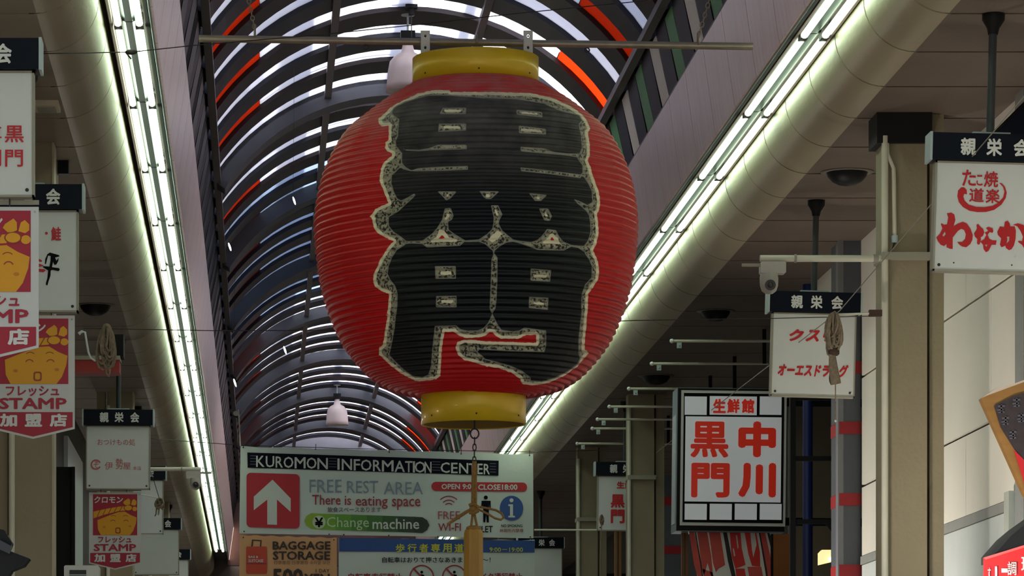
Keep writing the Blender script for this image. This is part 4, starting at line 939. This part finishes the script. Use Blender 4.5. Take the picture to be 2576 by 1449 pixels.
obj('rope_tail', MB().tube([(.008, 0, -180*g), (.009, 0, -270*g)], .0032, 6), M['rope'], rc_); obj('tail_weight', MB().ball((.009, 0, -273*g), .007, 8), M['white'], rc_)
obj('rod', MB().tube([(-.01, 0, -6*g), (95*g, 0, -2*g)], .006, 8), M['pipe'], rc_); obj('rod_clamp', MB().box(88*g, 120*g, -.02, .02, -10*g, 6*g), mat('rusty clamp', (66, 44, 34), .8), rc_)
lc = coil(W(268, 820, 21.95), 112*g, 48*g, 16, 'pale tangled rope coil beside the red bracket at left', strap=False, tails=([(.01, 0, -70*g), (.02, -.01, -110*g), (.012, 0, -128*g)], [(-.0, 0, -90*g), (.0, -.01, -120*g), (.008, 0, -125*g)]))
obj('white_hook', MB().tube([W(a, b, 21.95)-W(268, 820, 21.95) for a, b in ((198, 840), (206, 834), (214, 836), (218, 860), (222, 885), (228, 900), (240, 908))], [.009, .008, .006, .006, .006, .006, .005], 8), M['white'], lc)
obj('top_knot', MB().ball((0, 0, -.02), .03, 8, (1, .6, 1.2)), M['rope'], lc)
rc3 = coil(W(403, 1254, 33.6), .10, .08, 8, 'small brown rope coil in front of the blank left signs', strap=False, tails=([(-.03, 0, -.08), (-.035, 0, -.13), (-.045, 0, -.15)], [(-.01, 0, -.09), (-.015, 0, -.14)]))
obj('rod', MB().tube([(0, 0, 0), W(335, 1240, 33.2)-W(403, 1254, 33.6)], .005, 6), M['pipe'], rc3)
coil(W(1513, 1296, 38.2), .10, .04, 6, 'small dark rope coil at the edge of the far red sign', strap=False, tails=([(0, 0, -.08), (-.005, 0, -.3), (-.01, 0, -.62)],))

# ------------------------------------------------------------------ ceiling openings, fittings
def opening(px_, py_, Y_, r, lab, side):
    p = W(px_, py_, Y_); t = empty('ceiling_bowl_light', (p.x, Y_, Z(3.73)), label=lab, cat='ceiling light', group='black bowl lights under the side ceilings')
    obj('rim', MB().lathe([(r, -.006), (r+.035, -.006), (r+.035, .0), (r, .0)], n=28), mat('grey rim', (104, 96, 86), .5), t)
    obj('bowl', MB().lathe([(r, -.005), (r*.93, -.03), (r*.72, -.06), (r*.4, -.08), (.001, -.086)], n=28), M['dark'], t)
opening(2131, 432, 3.73*F/(VY-432), .125, 'large black bowl light under the right ceiling beside the column', 1)
opening(1800, 782, 3.73*F/(VY-782), .115, 'smaller black bowl light above the banner arms', 1)
opening(240, 767, 3.73*F/(VY-767), .12, 'black bowl light under the left ceiling above the rope coil', -1)
opening(345, 1060, 3.73*F/(VY-1060), .13, 'far black bowl light above the faded hiragana sign', -1)
opening(1650, 945, 3.73*F/(VY-945), .13, 'small black bowl light between two banner arms', 1)
t = empty('ceiling_fitting', W(118, 268, 21.7), label='small pale box fitting on the left ceiling', cat='fitting')
obj('box', MB().box(-.07, .07, -.12, .12, -.0, .03, .004), M['cream'], t); obj('lid', MB().box(-.05, .05, -.08, .08, -.006, 0), M['signedge'], t); t.location.z = Z(3.70)
t = empty('ceiling_speaker', W(160, 412, 23.7), label='small black box on the left ceiling beside a pale conduit', cat='speaker')
t.location.z = Z(3.65); obj('box', MB().box(-.03, .03, -.05, .05, 0, .08), M['dark'], t); obj('conduit', MB().tube([(-.045, 0, -.3), (-.045, 0, .08)], .014, 8), M['pipe'], t)
t = empty('brace_beam', W(2576, 250, 19.9), label='dark slanting brace at the right edge above the sign', cat='beam')
obj('beam', MB().prism([(-.18, -.20), (.3, .28), (.3, -.1), (.1, -.20)], 0, .06), M['navy'], t); obj('edge_flange', MB().tube([(-.18, -.005, -.20), (.3, -.005, .28)], .008, 6), M['dark'], t)
t = empty('red_awning', W(244, 915, 29.0), label='red awning box with pale top behind the left rope coil', cat='awning')
g9 = 29.0/F
obj('valance', MB().box(-56*g9, 56*g9, 0, .3, -20*g9, 10*g9), mat('faded red awning cloth', (160, 50, 46), .7, var=.2), t); obj('top_rail', MB().box(-58*g9, 58*g9, -.01, .3, 10*g9, 20*g9), M['signedge'], t)
obj('housing', MB().box(20*g9, 66*g9, .05, .3, 20*g9, 76*g9), M['void'], t); obj('side_wall_bracket', MB().box(-230*g9, -50*g9, .2, .28, -5*g9, 5*g9), M['dark'], t)
t = empty('shop_doorway', (-1.70, 36.0, 0), label='dark shop doorway below the red awning at left', cat='doorway')
obj('opening', MB().box(-.15, -.01, 0, .05, 0, Z(2.9)), M['void'], t); obj('frame', MB().box(-.01, .02, -.02, .06, 0, Z(2.9)), M['dark'], t)
# outdoor unit, lower left
t = empty('air_conditioner', W(205, 1500, 26), label='white outdoor air unit at the bottom left', cat='air conditioner')
g8 = 26/F
obj('case', MB().box(-44*g8, 44*g8, 0, .25, -60*g8, 78*g8, .008), M['white'], t); obj('grille_opening', MB().box(-30*g8, 12*g8, -.006, 0, -50*g8, 66*g8), mat('dark unit grille', (52, 56, 54), .6), t)
for i in range(8): obj('grille_bar', MB().box(-30*g8, 12*g8, -.012, -.006, (-46+i*14)*g8, (-43+i*14)*g8), M['endcap'], t)
obj('shelf_bracket', MB().box(-90*g8, 30*g8, .02, .05, -68*g8, -60*g8).box(-90*g8, -84*g8, .02, .05, -190*g8, -60*g8), M['dark'], t)
# black lamp head, far lower left
t = empty('floodlight', W(30, 1395, 16), label='black floodlight head cut by the bottom left corner', cat='floodlight')
g7 = 16/F
obj('head', MB().prism([(-60*g7, 70*g7), (-20*g7, 62*g7), (0, 30*g7), (-8*g7, 10*g7), (44*g7, -10*g7), (30*g7, -28*g7), (0, -40*g7), (-10*g7, -56*g7), (-60*g7, -56*g7)], 0, .12), M['dark'], t)
obj('visor', MB().prism([(-30*g7, 36*g7), (0, 20*g7), (-4*g7, 0), (-34*g7, 14*g7)], -.03, 0), mat('blue black plastic', (22, 24, 34), .35), t)
obj('stem', MB().tube([(-.05, .06, -.08), (-.05, .06, -1.0)], .015, 8), M['dark'], t)

# ------------------------------------------------------------------ right edge: menu board and red tilted sign
def zm(a, b): return (2400+a/2.847, 940+b/2.847)
t = empty('menu_board', W(2530, 1090, 18.6), label='tilted wooden framed board with dark lettering at the right edge', cat='sign')
sh1 = lambda pts, m, y0, y1, nm: obj(nm, MB().prism([loc2(t, *zm(*p), 18.6) for p in pts], y0, y1), m, t)
sh1([(192,180),(240,150),(500,55),(760,0),(760,1000),(600,1000),(500,860)], mat('golden brown timber frame', (146, 104, 48), .5, var=.2, scale=6, stretch=(1, 1, 4)), 0, .06, 'frame')
sh1([(192,178),(300,105),(420,75),(500,45),(760,-20),(760,5),(500,60),(240,155)], mat('creased cream fabric', (196, 180, 164), .7), -.004, .07, 'top_cover')
sh1([(285,230),(420,160),(620,110),(700,110),(700,800),(560,700),(430,540),(330,380)], mat('dark menu lettering panel', (52, 42, 44), .6, var=.5, scale=30), -.008, 0, 'lettering_panel')
for cx, cy in ((335, 255), (365, 340), (418, 440), (445, 210), (478, 320), (575, 210), (560, 420)):     # worn, unreadable brush strokes
    for dx, dy, w_, h_ in ((-26, -24, 50, 12), (-30, 2, 44, 11), (-6, -30, 11, 62), (-24, 20, 46, 10)):
        sh1([(cx+dx, cy+dy), (cx+dx+w_, cy+dy-6), (cx+dx+w_+3, cy+dy+h_-4), (cx+dx+4, cy+dy+h_)], mat('grey worn brush stroke', (84, 80, 90), .6), -.012, -.008, 'brush_stroke')
sh1([(425,545),(520,640),(600,820),(520,860),(480,720)], M['red'], -.012, -.008, 'red_stripe')
obj('mounting_arm', MB().box(.03, .95, .06, .10, .02, .06), M['dark'], t)
t = empty('price_sign', W(2530, 1420, 18.2), label='bright red tilted sign with white writing in the bottom right corner', cat='sign')
rs_ = mat('bright red plastic sign', (206, 40, 44), .4, var=.05)
sh1 = lambda pts, m, y0, y1, nm: obj(nm, MB().prism([loc2(t, *zm(*p), 18.2) for p in pts], y0, y1), m, t)
sh1([(218,1320),(500,1232),(760,1150),(760,1900),(218,1900)], rs_, 0, .03, 'panel')
sh1([(216,1316),(500,1228),(760,1146),(760,1160),(500,1246),(226,1332)], mat('pink sign lip', (220, 96, 96), .4), -.006, .03, 'lip')
for s_, b_ in (('一', (338, 1395, 382, 1425)), ('調', (382, 1345, 445, 1445)), ('す', (240, 1390, 262, 1470)), ('｜', (292, 1380, 308, 1470)), ('理', (480, 1310, 560, 1420))):
    text(t, s_, *zm(b_[0], b_[1]), *zm(b_[2], b_[3]), 18.2, M['wht'], d=-.003, bold=.01)
obj('stand_post', MB().box(.25, .29, .0, .04, -t.location.z, -.05), M['dark'], t)
t = empty('shop_canopy', W(2560, 1350, 19.5), label='dark grey sloping canopy corner above the red tilted sign', cat='canopy')
sh1 = lambda pts, m, y0, y1, nm: obj(nm, MB().prism([loc2(t, *zm(*p), 19.5) for p in pts], y0, y1), m, t)
sh1([(300,1285),(410,1160),(500,1085),(760,900),(760,1300),(300,1340)], mat('charcoal canopy cloth', (78, 78, 82), .8, var=.1), 0, .4, 'cloth'); sh1([(300,1280),(500,1225),(760,1150),(760,1180),(500,1245),(300,1300)], mat('brown canopy hem', (66, 40, 40), .7), -.005, .02, 'hem')

# ------------------------------------------------------------------ large banners
BY = 45.0
def bm(name, rgb): return mat(name, rgb, .5, var=.07, scale=1.6, bump=.9, bscale=3.2)
banw = bm('white banner vinyl', (214, 218, 214)); bano = bm('peach banner vinyl', (226, 166, 116))
def banner(name, corners, m, lab, eyel):
    cx = sum(c[0] for c in corners)/4; cy = sum(c[1] for c in corners)/4
    r = empty(name, W(cx, cy, BY), label=lab, cat='banner')
    P = [loc2(r, a, b, BY) for a, b in corners]; NX, NZ = 40, 14; mb = MB(); vs = []; fs = []
    for side_ in (0, .006):
        for j in range(NZ+1):
            for i in range(NX+1):
                u, v = i/NX, j/NZ; x = (P[0][0]*(1-u)+P[1][0]*u)*(1-v)+(P[3][0]*(1-u)+P[2][0]*u)*v; z = (P[0][1]*(1-u)+P[1][1]*u)*(1-v)+(P[3][1]*(1-u)+P[2][1]*u)*v
                sag = .0; e = .010*math.sin(u*math.pi*6)**2 if j == 0 else 0
                vs.append((x, side_+.006*math.sin(u*23+v*5)*(.4+.6*abs(v-.5)), z-e))
    S = (NX+1)*(NZ+1)
    for j in range(NZ):
        for i in range(NX):
            a = j*(NX+1)+i; fs += [(a, a+NX+1, a+NX+2, a+1), (S+a, S+a+1, S+a+NX+2, S+a+NX+1)]
    mb.add(vs, fs, True); obj('sheet', mb, m, r)
    for a, b in eyel:
        x, z = loc2(r, a, b, BY); obj('eyelet', MB().ball((x, -.008, z), .008, 8), M['wire'], r)
        if b < 1200: obj('tie', MB().tube([(x, -.004, z), (x+.003, 0, z+.06)], .004, 5), M['wire'], r)
    return r
def gx(a): return 600+a/3.3895
def gy(b): return 1080+b/3.3895
b1_ = banner('information_banner', [(605, 1122), (1341, 1142), (1342, 1354), (602, 1342)], banw, 'large white banner with black title strip and red arrow', [(612, 1126), (794, 1130), (979, 1138), (1160, 1142), (1332, 1146), (614, 1337), (828, 1344), (865, 1345), (978, 1347), (1101, 1350), (1334, 1351)])
TB = -.012
def G(root, loops, m, d=TB, nm='printed_shape'): return shape(root, [[(gx(a), gy(b)) for a, b in l] for l in loops], BY, m, d=d, name=nm)
def T(root, s, x0, y0, x1, y1, m, bold=0, sl=0.0, d=TB-.003, **kw):  # words set one by one so that they follow the banner's slope
    return text(root, s, gx(x0), gy(y0), gx(x1), gy(y1), BY, m, d=d, bold=bold, **kw)
inkn = mat('blue black banner print', (18, 16, 32), .6, var=0, spec=.1); lnm = mat('grey blue line print', (92, 88, 112), .5, var=0); gblu = mat('grey blue print', (132, 144, 164), .5, var=0); bred = mat('banner red print', (196, 34, 50), .5, var=.04); bdr = mat('brick red print', (160, 44, 56), .5, var=0); bblue = mat('information blue print', (48, 84, 156), .5, var=0); bred2 = mat('pale crimson print', (176, 70, 84), .5, var=0)
G(b1_, [[(75,198),(2218,268),(2216,396),(78,328)]], inkn, nm='title_strip')
for k_ in range(4):
    for xa, xb in ((100, 150), (770, 835), (1650, 1720), (2142, 2195)):
        ya = 222+k_*24+(xa-75)*.0325; yb = 222+k_*24+(xb-75)*.0325; G(b1_, [[(xa, ya), (xb, yb), (xb, yb+6), (xa, ya+6)]], lnm, TB-.001, 'strip_line')
def word(root, s, xs, y0, y1, slope, m, bold, xref=75):   # each letter on its own, stepping down the slope
    for c_, (xa, xb) in zip(s, xs):
        dy = slope*((xa+xb)/2-xref); T(root, c_, xa, y0+dy, xb, y1+dy, m, bold)
word(b1_, 'KUROMON', ((150,222),(232,305),(316,378),(384,468),(478,572),(580,665),(672,762)), 222, 318, .036, M['wht'], .012)
word(b1_, 'INFORMATION', ((843,862),(880,968),(982,1036),(1042,1134),(1146,1214),(1222,1322),(1330,1418),(1420,1482),(1486,1504),(1502,1592),(1570+16,1645)), 222, 318, .036, M['wht'], .012)
word(b1_, 'CENTER', ((1722,1800),(1812,1868),(1880,1958),(1962,2024),(2036,2082),(2090,2142)), 222, 312, .036, M['wht'], .012)
G(b1_, [[(a, b+(a-75)*.03) for a, b in rrect(68, 370, 520, 835, 36)]], bred, nm='red_square')
G(b1_, [[(290,430),(445,590),(445,705),(328,600),(328,815),(245,812),(245,600),(130,690),(130,575)]], M['wht'], TB-.002, 'arrow')
T(b1_, 'FREE', 605, 430, 880, 540, gblu); T(b1_, 'REST', 925, 440, 1190, 546, gblu); T(b1_, 'AREA', 1238, 450, 1572, 556, gblu)
T(b1_, 'There', 628, 560, 870, 645, bdr, .008); T(b1_, 'is', 905, 568, 960, 647, bdr, .008); T(b1_, 'eating', 998, 572, 1272, 680, bdr, .008); T(b1_, 'space', 1308, 592, 1550, 690, bdr, .008)
T(b1_, '飲食スペースあります', 758, 662, 1215, 710, mat('grey print', (96, 92, 98), .5, var=0), .01)
gcs = [(150, 178, 48), (128, 172, 50), (104, 158, 54), (84, 138, 54), (70, 116, 52), (58, 92, 48), (48, 68, 46), (42, 50, 44)]
for i, c_ in enumerate(gcs):
    xa = 560+i*133.5; xb = xa+133.5; s0 = 715+(xa-560)*.033; s1_ = 715+(xb-560)*.033
    if i == 0: pts = [(xb, s1_), (xb, s1_+135), (xa+60, s0+134), (xa+20, s0+110), (xa, s0+68), (xa+20, s0+24), (xa+60, s0)]
    elif i == 7: pts = [(xa, s0), (xb-60, s1_), (xb-20, s1_+25), (xb, s1_+68), (xb-20, s1_+110), (xb-60, s1_+135), (xa, s0+135)]
    else: pts = [(xa, s0), (xb, s1_), (xb, s1_+135), (xa, s0+135)]
    G(b1_, [pts], mat('green print %d' % i, c_, .5, var=0), nm='green_pill')
G(b1_, [ell(686, 792, 56)], mat('pale green disc', (206, 216, 186), .5, var=0), TB-.002, 'disc'); T(b1_, '¥', 650, 752, 722, 836, M['blk'], .03, d=TB-.005)
T(b1_, 'Change', 752, 748, 1112, 862, mat('pale green print', (196, 218, 178), .5, var=0), .004, d=TB-.005); T(b1_, 'machine', 1142, 762, 1540, 852, M['wht'], .012, d=TB-.005)
G(b1_, [[(a, b+(a-1645)*.008) for a, b in rrect(1645, 448, 2460, 526, 38)]], bred, nm='red_pill')
T(b1_, 'OPEN 9:00', 1730, 466, 2015, 512, M['wht'], .03, d=TB-.005); T(b1_, 'CLOSE18:00', 2042, 470, 2378, 518, M['wht'], .03, d=TB-.005)
for r_, w_ in ((105, 9), (72, 9), (44, 9)): G(b1_, [arcband(1792, 672, r_-w_, r_, 225, 315, 12)], bdr, nm='signal_arc')
T(b1_, 'FREE', 1702, 700, 1888, 768, bred2); T(b1_, 'WI-FI', 1702, 802, 1895, 868, bdr, .01)
G(b1_, [ell(2108, 582, 17)], inkn, nm='figure_head'); G(b1_, [[(2072,610),(2150,610),(2150,670),(2142,672),(2138,640),(2134,700),(2134,795),(2116,795),(2110,720),(2104,795),(2086,792),(2086,700),(2082,640),(2078,670),(2070,668)]], inkn, nm='figure')
T(b1_, 'TOILET', 1962, 824, 2168, 880, M['blk'], .012)
G(b1_, [ell(2327, 673, 100, 106, 36)], bblue, nm='information_disc'); G(b1_, [ell(2327, 606, 17)], M['wht'], TB-.003, 'letter_dot')
G(b1_, [[(2300,640),(2340,640),(2340,738),(2356,738),(2356,752),(2300,752),(2300,738),(2314,738),(2314,655),(2300,655)]], M['wht'], TB-.003, 'letter')
T(b1_, 'NO SMOKING', 2240, 812, 2420, 836, M['blk'], .02); T(b1_, '休憩所内禁煙', 2226, 850, 2428, 878, bdr, .01)
b2_ = banner('baggage_banner', [(603, 1345), (847, 1352), (850, 1760), (600, 1760)], bano, 'peach banner advertising baggage storage below the white one', [(612, 1352), (840, 1358)])
brn = mat('dark brown print', (58, 34, 30), .5, var=0); sred = mat('suitcase red print', (206, 66, 40), .5, var=.03)
T(b2_, 'BAGGAGE', 290, 955, 785, 1028, brn, .03); T(b2_, 'STORAGE', 292, 1040, 782, 1115, brn, .03); T(b2_, '行李寄存 行李寄存 수하물 보관', 300, 1122, 780, 1154, mat('brown small print', (110, 74, 56), .5, var=0), .0)
T(b2_, '1 DAY', 658, 1192, 776, 1222, brn, .01); T(b2_, '500', 290, 1188, 552, 1330, brn, .04); T(b2_, 'YEN', 560, 1232, 778, 1330, brn, .03)
G(b2_, [rrect(65, 1000, 242, 1232, 14)], sred, nm='printed_suitcase'); G(b2_, [[(108,1000),(115,940),(198,945),(192,1000),(182,1000),(187,955),(124,951),(119,1000)]], brn, nm='printed_handle'); G(b2_, [rectp(68, 1140, 240, 1152)], bdr, TB-.002, 'strap')
T(b2_, 'BAG &', 85, 1078, 168, 1098, M['wht'], .02); T(b2_, 'SUITCASE', 85, 1108, 212, 1134, M['wht'], .02)
b3_ = banner('pedestrian_banner', [(852, 1353), (1345, 1358), (1345, 1760), (852, 1760)], banw, 'white banner with blue top strip and yellow characters', [(860, 1358), (1336, 1362)])
bb = mat('royal blue print', (34, 78, 148), .5, var=.08, scale=2); byl = mat('lemon yellow print', (214, 206, 66), .5, var=0)
G(b3_, [[(858,925),(2524,950),(2524,1052),(858,1042)]], bb, nm='blue_strip')
for i, c_ in enumerate('歩行者専用道路'): T(b3_, c_, 1340+i*100, 976, 1418+i*100, 1050, byl, .025)
T(b3_, '9:00－19:00', 2140, 1008, 2425, 1046, byl, .012)
T(b3_, '自転車はおりて押さなあきまへんで～！', 1225, 1090, 2148, 1138, M['blk'], .01)
for cx in (1562, 1840):
    G(b3_, [ell(cx, 1262, 106, 106, 40), ell(cx, 1262, 94, 94, 40)[::-1]], bdr, nm='prohibition_ring'); G(b3_, [[(cx-80,1188),(cx-68,1178),(cx+80,1338),(cx+68,1348)]], bdr, TB-.001, 'prohibition_bar'); G(b3_, [ell(cx, 1218, 12)], M['blk'], nm='figure_head')
    G(b3_, [[(cx-30,1260),(cx-8,1236),(cx+18,1240),(cx+30,1262),(cx+20,1268),(cx+8,1256),(cx+4,1290),(cx-12,1290),(cx-8,1258),(cx-24,1270)]], M['blk'], nm='figure')
T(b3_, '自転車走行禁止', 935, 1228, 1400, 1290, bdr, .03); T(b3_, 'バイク通行禁止', 2000, 1225, 2420, 1290, bdr, .03)
# ties from banner to side structure
tag(obj('banner_pole', MB().tube([W(600, 1030, 45)-W(605, 1122, 45), (0, 0, 0)], .008, 6).ball(W(594, 1040, 45)-W(605, 1122, 45), .03, 8, (1.2, .6, 1)), M['pipe'], None, W(605, 1122, 45)), 'pale hanger with round head at the upper left corner of the banners', 'hanger')

# ------------------------------------------------------------------ deep background right of the banners
t = empty('shop_interior', (3.6, 54, 0), label='dark cluttered shop interior right of the banners', cat='shop')
obj('back_board', MB().box(-1.2, 1.5, 0, .1, 0, Z(2.9)), M['void'], t)
for i in range(9):
    x = -.9+i*.2+random.uniform(-.04, .04); h = random.uniform(.12, .4); z = Z(random.uniform(.9, 2.2))
    obj('stacked_goods', MB().box(x, x+random.uniform(.08, .16), -.2, -.02, z, z+h, .01), mat('dim goods %d' % (i % 3), ((88, 84, 90), (120, 118, 112), (92, 44, 40))[i % 3], .7), t)
t = empty('timber_pole', W(1555, 1449, 39), label='tan timber pole between the two olive columns', cat='pole')
obj('pole', MB().box(-.032, .032, 0, .06, -t.location.z, (1449-1337)/F*39), mat('tan timber', (150, 108, 56), .6, var=.2, stretch=(6, 6, .6)), t); obj('groove', MB().box(-.006, .004, -.003, 0, -t.location.z, (1449-1337)/F*39), M['wire'], t)
